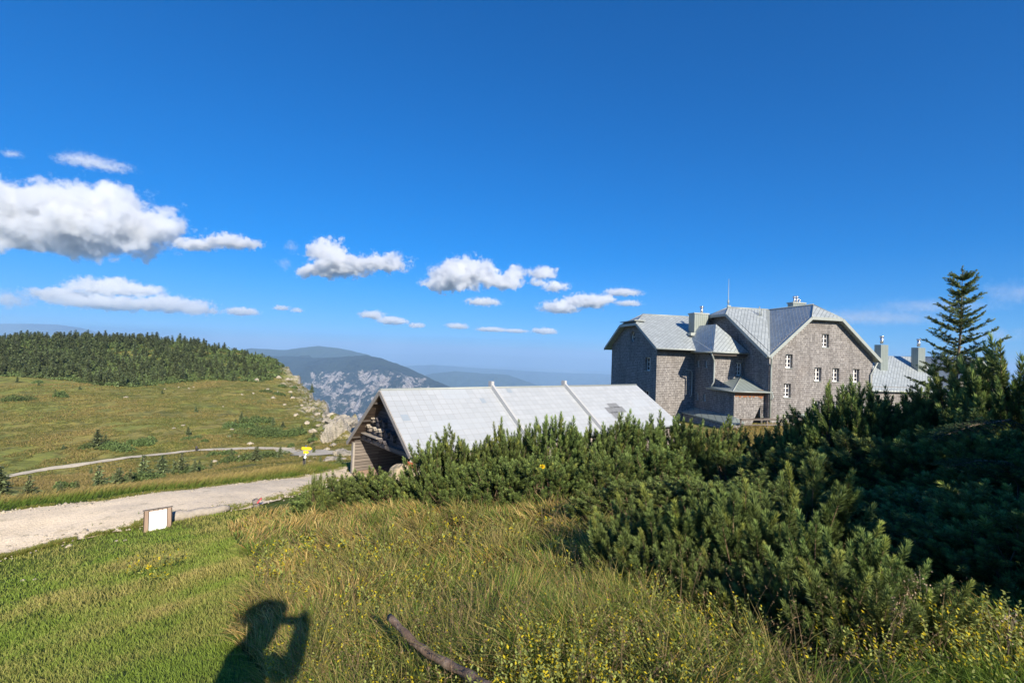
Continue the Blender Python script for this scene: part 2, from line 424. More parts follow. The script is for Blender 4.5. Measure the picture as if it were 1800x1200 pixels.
def mat_gravel(name, base=(0.90, 0.74, 0.52)):
    t = NT(name); p = t.pos()
    n1 = t.noise(p, 0.7, 6, 0.65); n2 = t.noise(p, 22, 6, 0.75); v = t.n('ShaderNodeTexVoronoi'); t.put(v, 'Vector', p); v.inputs['Scale'].default_value = 26
    c = t.mix(t.ramp(n1.outputs[0], [(0.35, 0.0), (0.65, 1.0)]), tuple(x * .86 for x in base), tuple(x * 1.16 for x in base))
    c = t.mix(t.ramp(n2.outputs[0], [(0.35, 0.55), (0.55, 0.0)]), c, tuple(x * .62 for x in base))
    sv = t.n('ShaderNodeSeparateXYZ'); t.put(sv, 0, v.outputs['Color']); c = t.mix(0.3, c, t.mix(sv.outputs[0], tuple(x * .6 for x in base), tuple(x * 1.3 for x in base)))
    c = t.mix(t.ramp(t.noise(p, 2.2, 6, 0.7).outputs[0], [(0.56, 0.0), (0.68, 0.6)]), c, (0.42, 0.35, 0.22))
    b = t.bump(t.math('ADD', v.outputs['Distance'], n2.outputs[0]), 0.45, 0.03)
    return t.done(t.pr(c, 0.95, 0, b, 0.15))
M_gravel = mat_gravel('limestone_gravel')
near_px = [(-260, 1050), (-120, 1022), (0, 985), (80, 964), (160, 947), (240, 930), (300, 915), (420, 898), (520, 872), (560, 858), (600, 842)]
far_px = [(-260, 930), (-120, 915), (0, 901), (80, 892), (160, 883), (240, 871), (330, 862), (430, 850), (520, 840), (570, 830), (612, 820)]
NE = [hit(*q)[:2] for q in near_px]; FE = [hit(*q)[:2] for q in far_px]
NE += [(-5.6, 21.5), (-5.0, 22.3)]; FE += [(-9.5, 25.5), (-8.3, 27.3)]
track, TA, TB = strip('road', NE, FE, M_gravel, 0.035, 260, 22, 0.25)
TP = np.concatenate([TA, TB[::-1]])
def in_poly(x, y, pl):
    ins = np.zeros(x.shape, bool); n = len(pl)
    for i in range(n):
        ax, ay = pl[i]; bx, by = pl[(i + 1) % n]
        ins ^= ((ay > y) != (by > y)) & (x < (bx - ax) * (y - ay) / (by - ay + 1e-12) + ax)
    return ins
# ---- footpath across the far meadow
pp = [hit(q[0], q[1], 40) for q in [(-60, 853), (0, 841), (60, 829), (120, 820), (180, 811), (240, 803), (300, 797), (340, 793), (400, 790), (450, 788), (500, 790), (540, 796), (575, 800)]]
PC = np.array([q[:2] for q in pp])
pd = np.gradient(PC, axis=0); pn = np.stack([-pd[:, 1], pd[:, 0]], -1); pn /= np.linalg.norm(pn, axis=1, keepdims=True)
wd = np.linspace(0.8, 0.75, len(PC))[:, None]; wd[-5:, 0] = [0.9, 1.1, 1.5, 1.9, 2.2]
path, _, _ = strip('path', PC - pn * wd, PC + pn * wd, mat_gravel('path_stone', (0.62, 0.55, 0.42)), 0.10, 200, 4, 0.12, 9)

# ---- the mountain across the valley, and blue ridges behind
def mat_mountain():
    t = NT('mountain_forest'); p = t.pos(); sep = t.n('ShaderNodeSeparateXYZ'); t.put(sep, 0, p)
    n0 = t.noise(p, 0.0022, 5, 0.6); n1 = t.noise(t.vmath('MULTIPLY', p, (1, 0.6, 0.75)), 0.012, 10, 0.78, 0.3); n2 = t.noise(p, 0.03, 5, 0.65)
    wood = t.mix(t.ramp(n2.outputs[0], [(0.35, 0.0), (0.65, 1.0)]), (0.008, 0.016, 0.010), (0.060, 0.078, 0.040))
    past = t.mix(n0.outputs[0], (0.035, 0.055, 0.022), (0.06, 0.075, 0.03))
    c = t.mix(t.ramp(n0.outputs[0], [(0.47, 0.0), (0.56, 0.7)]), wood, past)
    rock = t.mix(t.ramp(n2.outputs[0], [(0.4, 0.0), (0.6, 1.0)]), (0.40, 0.35, 0.31), (0.85, 0.76, 0.68))
    zz = t.math('MULTIPLY', sep.outputs[2], -1)
    lo = t.math('MULTIPLY', t.math('SUBTRACT', zz, t.math('MULTIPLY_ADD', n0.outputs[0], 500, -150)), 0.006, clamp=True)
    hi = t.math('MULTIPLY', t.math('SUBTRACT', 1000, zz), 0.01, clamp=True)
    xs = t.math('MULTIPLY', t.math('ADD', sep.outputs[0], 2150), 0.004, clamp=True)
    xe = t.math('MULTIPLY', t.math('SUBTRACT', -560, sep.outputs[0]), 0.004, clamp=True)
    f = t.math('MULTIPLY', t.math('MULTIPLY', lo, hi), t.math('MULTIPLY', xs, xe))
    th_ = t.math('MULTIPLY', t.math('SUBTRACT', n1.outputs[0], t.math('MULTIPLY_ADD', f, -0.30, 0.785)), 22, clamp=True)
    c = t.mix(th_, c, rock)
    return t.done(t.pr(c, 0.95, 0, t.bump(n1.outputs[0], 1.0, 120), 0.1))
M_mtn = mat_mountain()
def ridge(name, crest, base, mat, nx=240, ny=120, seed=1, amp=1.0, backy=2500, fronty=2600, basez=-980, kindlabel='structure'):
    """crest: list of (px, py, depth); the slope runs down to the valley in front and behind"""
    C = np.array([P(*q) for q in crest]); s = np.linspace(0, 1, len(C)); S = np.linspace(0, 1, nx)
    cx, cyy, cz = (np.interp(S, s, C[:, k]) for k in range(3))
    V = []
    ts = np.concatenate([np.linspace(-1, 0, ny // 3, endpoint=False), np.linspace(0, 1, ny)])
    for tt in ts:
        y = cyy - tt * fronty if tt > 0 else cyy - tt * backy
        x = cx - (tt * fronty * 0.05 if tt > 0 else 0)
        k = abs(tt)
        prof = 1 - (k ** 1.25)
        z = basez + (cz - basez) * prof
        gul = (np.abs(fbm(x / 420 + 0.3 * k, y / 1500, 5, seed, 0.55)) - .25)
        z = z + amp * 380 * gul * min(1, k * 3.5) + amp * 60 * fbm(x / 150, y / 150, 4, seed + 5) * min(1, k * 4) + amp * 7 * fbm(x / 60, y / 60, 3, seed + 9)
        V.append(np.stack([x, y, z], -1))
    V = np.array(V); nyy = len(ts)
    ix = np.arange(nyy * nx).reshape(nyy, nx)
    q = np.stack([ix[:-1, :-1], ix[:-1, 1:], ix[1:, 1:], ix[1:, :-1]], -1).reshape(-1, 4)[:, ::-1]
    return tag(mesh_np(name, V.reshape(-1, 3), q, mat, smooth=True, width=4), kind='structure')
ridge('mountain', [(250, 640, 5600), (400, 630, 5600), (460, 625, 5600), (512, 626, 5600), (560, 629, 5400), (600, 627, 5200), (645, 624, 5000), (668, 629, 4900), (700, 640, 4800), (725, 650, 4700), (750, 662, 4600), (790, 680, 4500), (850, 705, 4400)],
      None, M_mtn, 420, 220, seed=3, fronty=2500)
M_wood = mat_simple('distant_woodland', (0.028, 0.045, 0.022), 0.95, 0.5, 0.004)
ridge('hills', [(360, 625, 7400), (440, 612, 7400), (500, 615, 7400), (530, 611, 7400), (560, 608, 7400), (590, 611, 7400), (612, 615, 7400), (650, 624, 7200), (690, 650, 7000)], None, M_wood, 160, 60, seed=13, amp=.5)
ridge('hills', [(-200, 590, 12000), (0, 569, 12000), (60, 569, 12000), (100, 570, 12000), (140, 576, 12000), (170, 583, 12000), (230, 600, 12000)], None, M_wood, 100, 40, seed=23, amp=.3)
ridge('hills', [(700, 672, 9500), (760, 656, 9500), (800, 652, 9600), (850, 656, 9800), (890, 658, 9800), (920, 668, 9500), (960, 682, 9300), (1000, 700, 9200)], None, M_wood, 160, 60, seed=33, amp=.5, backy=3000, fronty=3000)
ridge('hills', [(600, 660, 17000), (680, 645, 17000), (760, 641, 17000), (830, 646, 17000), (900, 650, 17000), (980, 655, 17500), (1060, 657, 17500), (1150, 664, 18000)], None, M_wood, 200, 40, seed=43, amp=.6, backy=3000, fronty=3500)
ridge('hills', [(560, 621, 42000), (640, 620, 42000), (720, 622, 42000), (780, 620, 42000), (850, 622, 42000), (940, 627, 42000), (1010, 628, 42000), (1080, 632, 42000), (1180, 636, 42000), (1500, 645, 42000), (1900, 660, 42000)], None, M_wood, 260, 30, seed=53, amp=.8, backy=5000, fronty=6000)
# ------------------------------------------------------------------ building materials
def mat_shingle():
    t = NT('weathered_shingles'); uv = t.uv()
    br = t.n('ShaderNodeTexBrick', offset=0.5, offset_frequency=2); t.put(br, 'Vector', uv)
    br.inputs['Scale'].default_value = 1.0; br.inputs['Brick Width'].default_value = 0.15; br.inputs['Row Height'].default_value = 0.17; br.squash = 1.6; br.squash_frequency = 3; br.offset = 0.37; br.offset_frequency = 3
    br.inputs['Mortar Size'].default_value = 0.006; br.inputs['Mortar Smooth'].default_value = 0.3
    br.inputs['Color1'].default_value = (0.345, 0.33, 0.322, 1); br.inputs['Color2'].default_value = (0.20, 0.191, 0.187, 1); br.inputs['Mortar'].default_value = (0.06, 0.05, 0.045, 1)
    sp = t.n('ShaderNodeSeparateXYZ'); t.put(sp, 0, uv)
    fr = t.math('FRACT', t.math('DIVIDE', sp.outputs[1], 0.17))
    n = t.noise(uv, 0.45, 5, 0.65); n2 = t.noise(t.vmath('MULTIPLY', uv, (14, 3, 1)), 1.0, 5, 0.7); n3 = t.noise(uv, 7, 2, 0.6)
    c = t.mix(0.75, br.outputs[0], t.ramp(n2.outputs[0], [(0.3, 0.30), (0.7, 0.70)]), 'OVERLAY')
    c = t.mix(t.ramp(n.outputs[0], [(0.5, 0.0), (0.72, 0.55)]), c, (0.235, 0.205, 0.185)); stv = t.noise(t.vmath('MULTIPLY', uv, (1.4, .16, 1)), 1.0, 5, 0.65); c = t.mix(t.ramp(stv.outputs[0], [(0.45, 0.0), (0.70, 0.55)]), c, (0.12, 0.112, 0.11))
    c = t.mix(t.ramp(n3.outputs[0], [(0.60, 0.0), (0.72, 0.7)]), c, (0.52, 0.49, 0.47))
    c = t.mix(t.ramp(fr, [(0.0, 0.62), (0.14, 0.55), (0.24, 0.0)]), c, (0.055, 0.048, 0.045))  # painted shadow line along the lower edge of each course
    h = t.math('ADD', t.math('MULTIPLY', fr, -0.8), t.math('MULTIPLY', n2.outputs[0], 0.45))
    h = t.math('ADD', h, t.math('MULTIPLY', br.outputs['Fac'], -0.8))
    return t.done(t.pr(c, 0.85, 0, t.bump(h, 0.9, 0.045), 0.2))
def mat_lozenge(name='roof_plates', col=(0.455, 0.50, 0.505), s=0.42):
    t = NT(name); uv = t.uv(); sp = t.n('ShaderNodeSeparateXYZ'); t.put(sp, 0, uv)
    x = t.math('DIVIDE', sp.outputs[0], s); y = t.math('DIVIDE', sp.outputs[1], s * 0.95)
    a = t.math('ADD', x, y); b = t.math('SUBTRACT', y, x)
    fa, fb = t.math('FRACT', a), t.math('FRACT', b)
    ln = t.math('MINIMUM', t.math('MULTIPLY', fa, 6, clamp=True), t.math('MULTIPLY', fb, 6, clamp=True))
    cb = t.n('ShaderNodeCombineXYZ'); t.put(cb, 0, t.math('FLOOR', a)); t.put(cb, 1, t.math('FLOOR', b))
    wn = t.n('ShaderNodeTexWhiteNoise'); t.put(wn, 0, cb.outputs[0])
    n = t.noise(uv, 0.6, 5, 0.6)
    c = t.mix(wn.outputs[0], tuple(v * .84 for v in col), tuple(v * 1.14 for v in col))
    c = t.mix(t.ramp(n.outputs[0], [(0.35, 0.0), (0.7, 0.5)]), c, tuple(v * 0.78 for v in col))
    c = t.mix(t.math('MULTIPLY', t.math('SUBTRACT', 1, ln), 0.8), c, (0.07, 0.09, 0.09))
    h = t.math('ADD', t.math('MULTIPLY', t.math('ADD', fa, fb), -0.5), t.math('MULTIPLY', ln, 0.4))
    return t.done(t.pr(c, 0.42, 0.25, t.bump(h, 0.8, 0.05), 0.5))
def mat_slate():
    t = NT('pale_fibre_slates'); uv = t.uv()
    br = t.n('ShaderNodeTexBrick', offset=0.0); t.put(br, 'Vector', uv); br.inputs['Scale'].default_value = 1.0
    br.inputs['Brick Width'].default_value = 0.40; br.inputs['Row Height'].default_value = 0.36; br.inputs['Mortar Size'].default_value = 0.011
    br.inputs['Color1'].default_value = (0.355, 0.385, 0.415, 1); br.inputs['Color2'].default_value = (0.415, 0.445, 0.475, 1); br.inputs['Mortar'].default_value = (0.27, 0.28, 0.285, 1)
    n = t.noise(uv, 0.35, 5, 0.6); n2 = t.noise(t.vmath('MULTIPLY', uv, (1, .2, 1)), 9, 4, 0.7)
    sp = t.n('ShaderNodeSeparateXYZ'); t.put(sp, 0, uv)
    cb = t.n('ShaderNodeCombineXYZ'); t.put(cb, 0, t.math('FLOOR', t.math('DIVIDE', sp.outputs[0], 1.6))); t.put(cb, 1, t.math('FLOOR', t.math('DIVIDE', sp.outputs[1], 0.72)))
    wn = t.n('ShaderNodeTexWhiteNoise'); t.put(wn, 0, cb.outputs[0])
    c = t.mix(t.ramp(wn.outputs[0], [(0.80, 0.0), (0.86, 0.55)], 'LINEAR'), br.outputs[0], (0.41, 0.455, 0.50))
    c = t.mix(t.ramp(n.outputs[0], [(0.4, 0.0), (0.7, 0.35)]), c, (0.35, 0.38, 0.405))
    c = t.mix(t.math('MULTIPLY', n2.outputs[0], 0.22), c, (0.45, 0.46, 0.45))
    return t.done(t.pr(c, 0.62, 0, t.bump(br.outputs['Fac'], -0.6, 0.01), 0.35))
def mat_planks(name, col, wid=0.19, vert=False, dark=0.35):
    t = NT(name); uv = t.uv()
    if vert:
        m = t.n('ShaderNodeMapping'); t.put(m, 'Vector', uv); m.inputs['Rotation'].default_value = (0, 0, math.pi / 2); uv = m.outputs[0]
    br = t.n('ShaderNodeTexBrick', offset=0.37); t.put(br, 'Vector', uv); br.inputs['Scale'].default_value = 1.0
    br.inputs['Brick Width'].default_value = 2.6; br.inputs['Row Height'].default_value = wid; br.inputs['Mortar Size'].default_value = 0.010
    br.inputs['Color1'].default_value = (*[v * 1.15 for v in col], 1); br.inputs['Color2'].default_value = (*[v * .7 for v in col], 1); br.inputs['Mortar'].default_value = (*[v * .15 for v in col], 1)
    n = t.noise(t.vmath('MULTIPLY', uv, (1.5, 22, 1)), 1.0, 6, 0.7, 0.6)
    c = t.mix(0.7, br.outputs[0], t.ramp(n.outputs[0], [(0.3, dark), (0.65, 0.62)]), 'OVERLAY')
    h = t.math('ADD', t.math('MULTIPLY', br.outputs['Fac'], -1), t.math('MULTIPLY', n.outputs[0], 0.4))
    return t.done(t.pr(c, 0.85, 0, t.bump(h, 0.8, 0.02), 0.2))
def mat_metal(name, col, rough=0.35, metal=0.8):
    t = NT(name); n = t.noise(t.obj(), 3, 4, 0.6)
    c = t.mix(n.outputs[0], tuple(v * .8 for v in col), tuple(v * 1.15 for v in col))
    return t.done(t.pr(c, rough, metal, None, 0.5))
def mat_seam(name, col, sp=0.5):
    t = NT(name); uv = t.uv(); s_ = t.n('ShaderNodeSeparateXYZ'); t.put(s_, 0, uv)
    fx = t.math('FRACT', t.math('DIVIDE', s_.outputs[0], sp)); ln = t.math('COMPARE', fx, 0.5, 0.06)
    n = t.noise(uv, 1.2, 4, 0.6)
    c = t.mix(n.outputs[0], tuple(v * .85 for v in col), tuple(v * 1.1 for v in col)); c = t.mix(t.math('MULTIPLY', ln, 0.6), c, tuple(v * .35 for v in col))
    return t.done(t.pr(c, 0.45, 0.3, t.bump(ln, 0.8, 0.03), 0.5))
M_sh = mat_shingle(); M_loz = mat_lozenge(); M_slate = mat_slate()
M_sheet = mat_seam('grey_green_sheet_metal', (0.33, 0.39, 0.365)); M_sheet2 = mat_seam('chimney_sheet', (0.27, 0.31, 0.29), 0.22)
M_trim = mat_metal('grey_metal_trim', (0.34, 0.37, 0.35), 0.5, 0.2); M_flue = mat_metal('bright_steel', (0.75, 0.75, 0.76), 0.25, 0.9)
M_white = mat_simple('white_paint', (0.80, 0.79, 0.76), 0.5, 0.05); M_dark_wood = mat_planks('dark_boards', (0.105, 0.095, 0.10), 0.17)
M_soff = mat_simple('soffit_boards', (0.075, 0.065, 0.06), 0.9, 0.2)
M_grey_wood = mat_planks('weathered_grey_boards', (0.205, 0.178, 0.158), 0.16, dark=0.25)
t_ = NT('window_glass'); M_glass = t_.done(t_.pr((0.02, 0.02, 0.03), 0.06, 0, None, 0.7))
def mat_rubble():
    t = NT('rubble_stone'); v = t.n('ShaderNodeTexVoronoi', feature='F1'); p = t.obj(); t.put(v, 'Vector', p); v.inputs['Scale'].default_value = 4.5
    v2 = t.n('ShaderNodeTexVoronoi', feature='DISTANCE_TO_EDGE'); t.put(v2, 'Vector', p); v2.inputs['Scale'].default_value = 4.5
    vs = t.n('ShaderNodeSeparateXYZ'); t.put(vs, 0, v.outputs['Color']); c = t.mix(vs.outputs[0], (0.22, 0.19, 0.17), (0.42, 0.37, 0.31)); c = t.mix(t.ramp(v2.outputs[0], [(0.0, 1.0), (0.08, 0.0)]), c, (0.10, 0.09, 0.08))
    return t.done(t.pr(c, 0.9, 0, t.bump(v2.outputs[0], 0.8, 0.08), 0.2))
M_rub = mat_rubble()

# ------------------------------------------------------------------ the mountain inn
AH = RAD(10.0)
HU = np.array([math.cos(AH), math.sin(AH)]); HV = np.array([-math.sin(AH), math.cos(AH)])
H0 = ray(1351, 690)[:2] * 42.0
def onu(px, py, v0):
    r = ray(px, py); b = H0 + v0 * HV; t, s = np.linalg.solve(np.array([[HU[0], -r[0]], [HU[1], -r[1]]]), -b); return t, s * r[2]
def onv(px, py, u0):
    r = ray(px, py); b = H0 + u0 * HU; t, s = np.linalg.solve(np.array([[HV[0], -r[0]], [HV[1], -r[1]]]), -b); return t, s * r[2]
HB = -5.3
inn = empty('mountain_inn', (H0[0], H0[1], HB), AH)
tag(inn, 'large grey shingled mountain inn with pale metal roofs and several gabled wings', 'building')
LZ = (0, 0, -HB)
def wall(name, O, T, outline, holes, N, parent=inn, mat=None, depth=0.36, loc=LZ, label=None):
    """outline/holes in (s, z) on the plane O + s*T; N outward; returns mesh with reveals"""
    O = Vector(O); T = Vector(T); N = Vector(N); mb = MB()
    loops = [[Vector((s, z, 0)) for s, z in outline]] + [[Vector((s, z, 0)) for s, z in h] for h in holes]
    flat = [p for l in loops for p in l]
    pt = lambda s, z: O + T * s + Vector((0, 0, z))
    for tri in tessellate_polygon(loops):
        q = [flat[k] for k in tri]
        w3 = [pt(p.x, p.y) for p in q]
        if (w3[1] - w3[0]).cross(w3[2] - w3[0]).dot(N) < 0: q = q[::-1]; w3 = w3[::-1]
        mb.face(w3, [(p.x, p.y) for p in q])
    for h in holes:
        for i in range(len(h)):
            a, b = h[i], h[(i + 1) % len(h)]
            A, B = pt(*a), pt(*b)
            mb.face([A, B, B - N * depth, A - N * depth], [(0, 0), (math.dist(a, b), 0), (math.dist(a, b), depth), (0, depth)])
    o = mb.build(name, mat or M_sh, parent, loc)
    if label: o['label'] = label
    return o
def rect(s, z, w_, h_): return [(s, z), (s + w_, z), (s + w_, z + h_), (s, z + h_)]
def window(O, T, N, s, z, w_, h_, parent=inn, depth=0.36, rows=3, loc=LZ):
    O = Vector(O); T = Vector(T); N = Vector(N); Z = Vector((0, 0, 1)); b = O - N * (depth - 0.07)
    mb = MB(); fw = 0.075
    def bar(s0, s1, z0, z1, d0=0.0, d1=0.06):
        c = [b + T * a + Z * zz + N * d for d in (d0, d1) for a, zz in ((s0, z0), (s1, z0), (s1, z1), (s0, z1))]
        for q in ((0, 1, 2, 3), (4, 5, 6, 7), (0, 1, 5, 4), (1, 2, 6, 5), (2, 3, 7, 6), (3, 0, 4, 7)): mb.face([c[k] for k in q])
    bar(s, s + fw, z, z + h_); bar(s + w_ - fw, s + w_, z, z + h_); bar(s + fw, s + w_ - fw, z, z + fw + .04); bar(s + fw, s + w_ - fw, z + h_ - fw, z + h_)
    m = s + w_ / 2; bar(m - 0.05, m + 0.05, z + fw + .04, z + h_ - fw, 0.0, 0.063)
    for k in range(1, rows):
        zz = z + h_ * k / rows; bar(s + fw, m - .05, zz - .025, zz + .025, 0, .055); bar(m + .05, s + w_ - fw, zz - .025, zz + .025, 0, .055)
    f = mb.build('window', M_white, parent, loc)
    g = MB(); q = b + N * 0.02; g.face([q + T * (s + .02) + Z * (z + .02), q + T * (s + w_ - .02) + Z * (z + .02), q + T * (s + w_ - .02) + Z * (z + h_ - .02), q + T * (s + .02) + Z * (z + h_ - .02)])
    g.build('pane', M_glass, f)
    sl_ = MB(); a = O + T * (s - .04) + Z * (z - .05) + N * .06; e = O + T * (s + w_ + .04) + Z * (z - .05) + N * .06
    c = [a, e, e - N * (depth), a - N * (depth)]; c2 = [p + Z * .045 for p in c]
    sl_.face(c[::-1]); sl_.face(c2)
    for k in range(4): sl_.face([c[k], c[(k + 1) % 4], c2[(k + 1) % 4], c2[k]])
    sl_.build('sill', M_trim, f)
    return f
def roof_mesh(name, faces, th, mat, parent=inn, loc=LZ):
    """faces: polygons of the top skin (local coords); closed below by an offset skin and edge strips"""
    mb = MB(); cnt = {}
    key = lambda p: (round(p[0], 4), round(p[1], 4), round(p[2], 4))
    for f in faces:
        mb.face(f)
        mb.face([(p[0], p[1], p[2] - th) for p in f][::-1])
        for i in range(len(f)):
            a, b = key(f[i]), key(f[(i + 1) % len(f)])
            if (b, a) in cnt: cnt.pop((b, a))
            else: cnt[(a, b)] = (f[i], f[(i + 1) % len(f)])
    for a, b in cnt.values(): mb.face([a, (a[0], a[1], a[2] - th), (b[0], b[1], b[2] - th), b])
    return mb.build(name, mat, parent, loc)
def hip_roof(c, axis, half, ze, zr, L, hw, zh, hd, name='roof', mat=None, parent=inn, loc=LZ, th=0.16, trim=True, cutL=None, cutR=None, plen=None):
    """jerkinhead gable roof; c centre of the front edge, axis unit ridge direction"""
    ax = Vector((axis[0], axis[1], 0)); sd = Vector((-axis[1], axis[0], 0)); c = Vector((c[0], c[1], 0))
    p = lambda s, a, z: c + sd * s + ax * a + Vector((0, 0, z))
    L0, R0_, L1, R1 = p(half, 0, ze), p(-half, 0, ze), p(half, L, ze), p(-half, L, ze)
    HL, HR, Q0, Q1 = p(hw, 0, zh), p(-hw, 0, zh), p(0, hd, zr), p(0, L, zr)
    QL = Q1
    if cutL: L1, QL = p(half, cutL[0], ze), p(0, cutL[1], zr)      # a slope that ends in a valley
    if cutR: R1 = p(-half, cutR, ze)
    fs = [[L0, HL, Q0, QL, L1], ([R0_, R1, Q1, Q0, HR] if QL == Q1 else [R0_, R1, Q1, QL, Q0, HR]), [HL, HR, Q0]] if hw > 0 else [[L0, Q0, Q1, L1], [R0_, R1, Q1, Q0]]
    r = roof_mesh(name, [f[::-1] for f in fs], th, mat or M_loz, parent, loc)
    if trim:
        mb = MB(); o = -ax * 0.03 + Vector((0, 0, -0.10))
        for a, b in ((L0, HL), (HL, HR), (HR, R0_)): mb.bar(a + o, b + o, 0.05, 0.26)
        mb.build('bargeboard', M_trim, r)
        for a, b in ((L0, L1), (R0_, R1)):
            s_ = sd if (a - c).dot(sd) > 0 else -sd; g = MB()
            g.tube([a + s_ * .05 + Vector((0, 0, -.1)), b + s_ * .05 + Vector((0, 0, -.1))], 0.075, 6)
            g.build('gutter', M_trim, r)
        k = MB(); k.tube([Q0 + Vector((0, 0, .02)), Q1 + Vector((0, 0, .02))], 0.07, 6)
        if hw > 0: k.tube([HL, Q0], 0.05, 5); k.tube([HR, Q0], 0.05, 5)
        k.build('ridge_cap', M_trim, r)
    return r
def pipe(pts, r=0.06, parent=inn): m = MB(); m.tube(pts, r, 8); return m.build('downpipe', M_trim, parent, LZ)
def chimney(u, v, z0, z1, w_, d_, flues, parent=inn, cap=True):
    m = MB(); m.box((u - w_ / 2, v - d_ / 2, z0), (u + w_ / 2, v + d_ / 2, z1)); c = m.build('chimney', M_sheet2, parent, LZ)
    if cap: k = MB(); k.box((u - w_ / 2 - .08, v - d_ / 2 - .08, z1 + .002), (u + w_ / 2 + .08, v + d_ / 2 + .08, z1 + .14)); k.build('chimney_cap', M_trim, c)
    for (du, dv, h_, r_) in flues:
        k = MB(); k.tube([(u + du, v + dv, z1 + .14), (u + du, v + dv, z1 + h_)], r_, 12); k.tube([(u + du, v + dv, z1 + h_), (u + du, v + dv, z1 + h_ + .07), (u + du, v + dv, z1 + h_ + .16)], [r_ * .9, r_ * 1.55, r_ * 1.2], 12)
        k.build('flue', M_flue, c)
    return c
X, Y = (1, 0, 0), (0, 1, 0); NY = (0, -1, 0); NX = (-1, 0, 0)
ZB = -9.0
# -- front gabled wing (right)
W4 = [(1.59, -0.34, .70, 1.2), (5.22, 1.60, .70, 1.2), (4.51, -1.42, .70, 1.2), (6.33, -1.42, .70, 1.2), (8.42, -1.42, .70, 1.2), (1.48, -2.92, .70, 1.2), (4.40, -4.34, .70, 1.2), (6.25, -4.34, .70, 1.2), (8.3, -4.34, .70, 1.2), (1.43, -5.6, .8, 1.2)]
wall('wall', (0, 0, 0), X, [(0, ZB), (10.5, ZB), (10.5, .98), (6.85, 4.15), (3.65, 4.15), (0, .98)], [rect(*q) for q in W4], NY)
for q in W4: window((0, 0, 0), X, NY, *q)
wall('wall', (10.5, 0, 0), Y, [(0, ZB), (15, ZB), (15, .98), (0, .98)], [], (1, 0, 0))
hip_roof((5.25, -.5), (0, 1), 5.62, .62, 5.5, 15.2, 1.55, 4.18, 1.6, cutL=(.28, 7.57))
# -- cross range with the left gable
VF2, VE2 = 3.5, 2.75
UB = onu(1255.7, 650, VF2)[0]
VF1 = onv(1219.7, 670, UB)[0]
UC = onu(1154, 650, VF1)[0]
wu = onv(1305, 650, 0)[0]
CW = [(wu - .2, -1.3, .8, 1.2)]
wall('wall', (0, 0, 0), Y, [(0, ZB), (14.1, ZB), (14.1, 1.05), (8.65, 4.62), (5.5, 4.62), (0, 1.05)], [rect(*q) for q in CW], NX)
for q in CW: window((0, 0, 0), Y, NX, *q)
hip_roof((-.6, 7.07), (1, 0), 7.62, .66, 5.54, 5.86, 1.6, 4.70, 1.3, cutR=.25)
# -- stair block
SW = []
for (xa, xb, ya, yb) in ((1225, 1229.5, 633, 645), (1239, 1243.5, 634, 646), (1223.7, 1228, 690.7, 702.7), (1236, 1240.5, 692, 705)):
    v1, za = onv(xa, ya, UB); v0, _ = onv(xb, ya, UB); _, zb = onv((xa + xb) / 2, yb, UB); SW.append((v0, zb, max(.45, v1 - v0), za - zb))
wall('wall', (UB, 0, 0), Y, [(.49, ZB), (VF1, ZB), (VF1, 1.1), (VF2, 1.1), (VF2, -1.5), (.49, -2.35)], [rect(*q) for q in SW], NX, depth=.3)
for q in SW: window((UB, 0, 0), Y, NX, *q, depth=.3, rows=2)
f2 = [(-.72, -1.25, .62, 1.2)]
wall('wall', (0, VF2, 0), X, [(UB, -3), (0, -3), (0, 1.1), (UB, 1.1)], [rect(*q) for q in f2], NY)
for q in f2: window((0, VF2, 0), X, NY, *q)
bc = (UB - .68 + .1) / 2.0
hip_roof((bc, VE2), (0, 1), -bc + .1, .92, 3.62, 10.2, -bc + .05, .93, 2.5, trim=False)
m = MB(); m.tube([(UB - .72, VE2 - .05, .84), (0, VE2 - .05, .84)], .075, 6); m.tube([(UB - .72, VE2, .84), (UB - .72, VF1 - .6, .84)], .075, 6); m.build('gutter', M_trim, inn, LZ)
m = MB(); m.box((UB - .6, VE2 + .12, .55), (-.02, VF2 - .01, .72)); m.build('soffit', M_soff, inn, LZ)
# -- pavilion
pw = onu(1337, 711, .49)
PW = [(pw[0], pw[1] - 1.02, .62, 1.0)]
wall('wall', (0, .49, 0), X, [(UB, ZB), (-.01, ZB), (-.01, -2.35), (UB, -2.35)], [rect(*q) for q in PW], NY, label='shingle wall of the low pavilion, reddish under its roof edge')
for q in PW: window((0, .49, 0), X, NY, *q)
m = MB(); 
for k in range(16):
    a = UB + .1 + (3.0 / 16) * k; dz = .45 + .25 * random.random(); m.box((a, .47 - .005 * (k % 2), -2.45 - dz), (a + 3.0 / 16 - .006, .489, -2.36))
M_red = mat_simple('reddish_new_shingles', (0.30, 0.135, 0.07), .8, .35, 3.0); m.build('reddish_shingles', M_red, inn, LZ)
A_ = (-.12, VF2 - .02, -1.2); N_ = (UB - .5, -.08, -2.46); L_ = (UB - .5, VF2 + .45, -2.46); Rr_ = (.28, -.08, -2.46)
pr_ = roof_mesh('roof', [[N_, A_, L_][::-1], [N_, Rr_, (.28, VF2 - 2.9, -2.36), A_]], .12, M_sheet)
k = MB(); k.tube([A_, N_], .05, 6); k.build('ridge_cap', M_trim, pr_)
k = MB(); k.tube([L_, (N_[0], N_[1] - .04, N_[2] - .05), (Rr_[0], Rr_[1] - .04, Rr_[2] - .05)], .07, 8); k.build('gutter', M_trim, pr_)
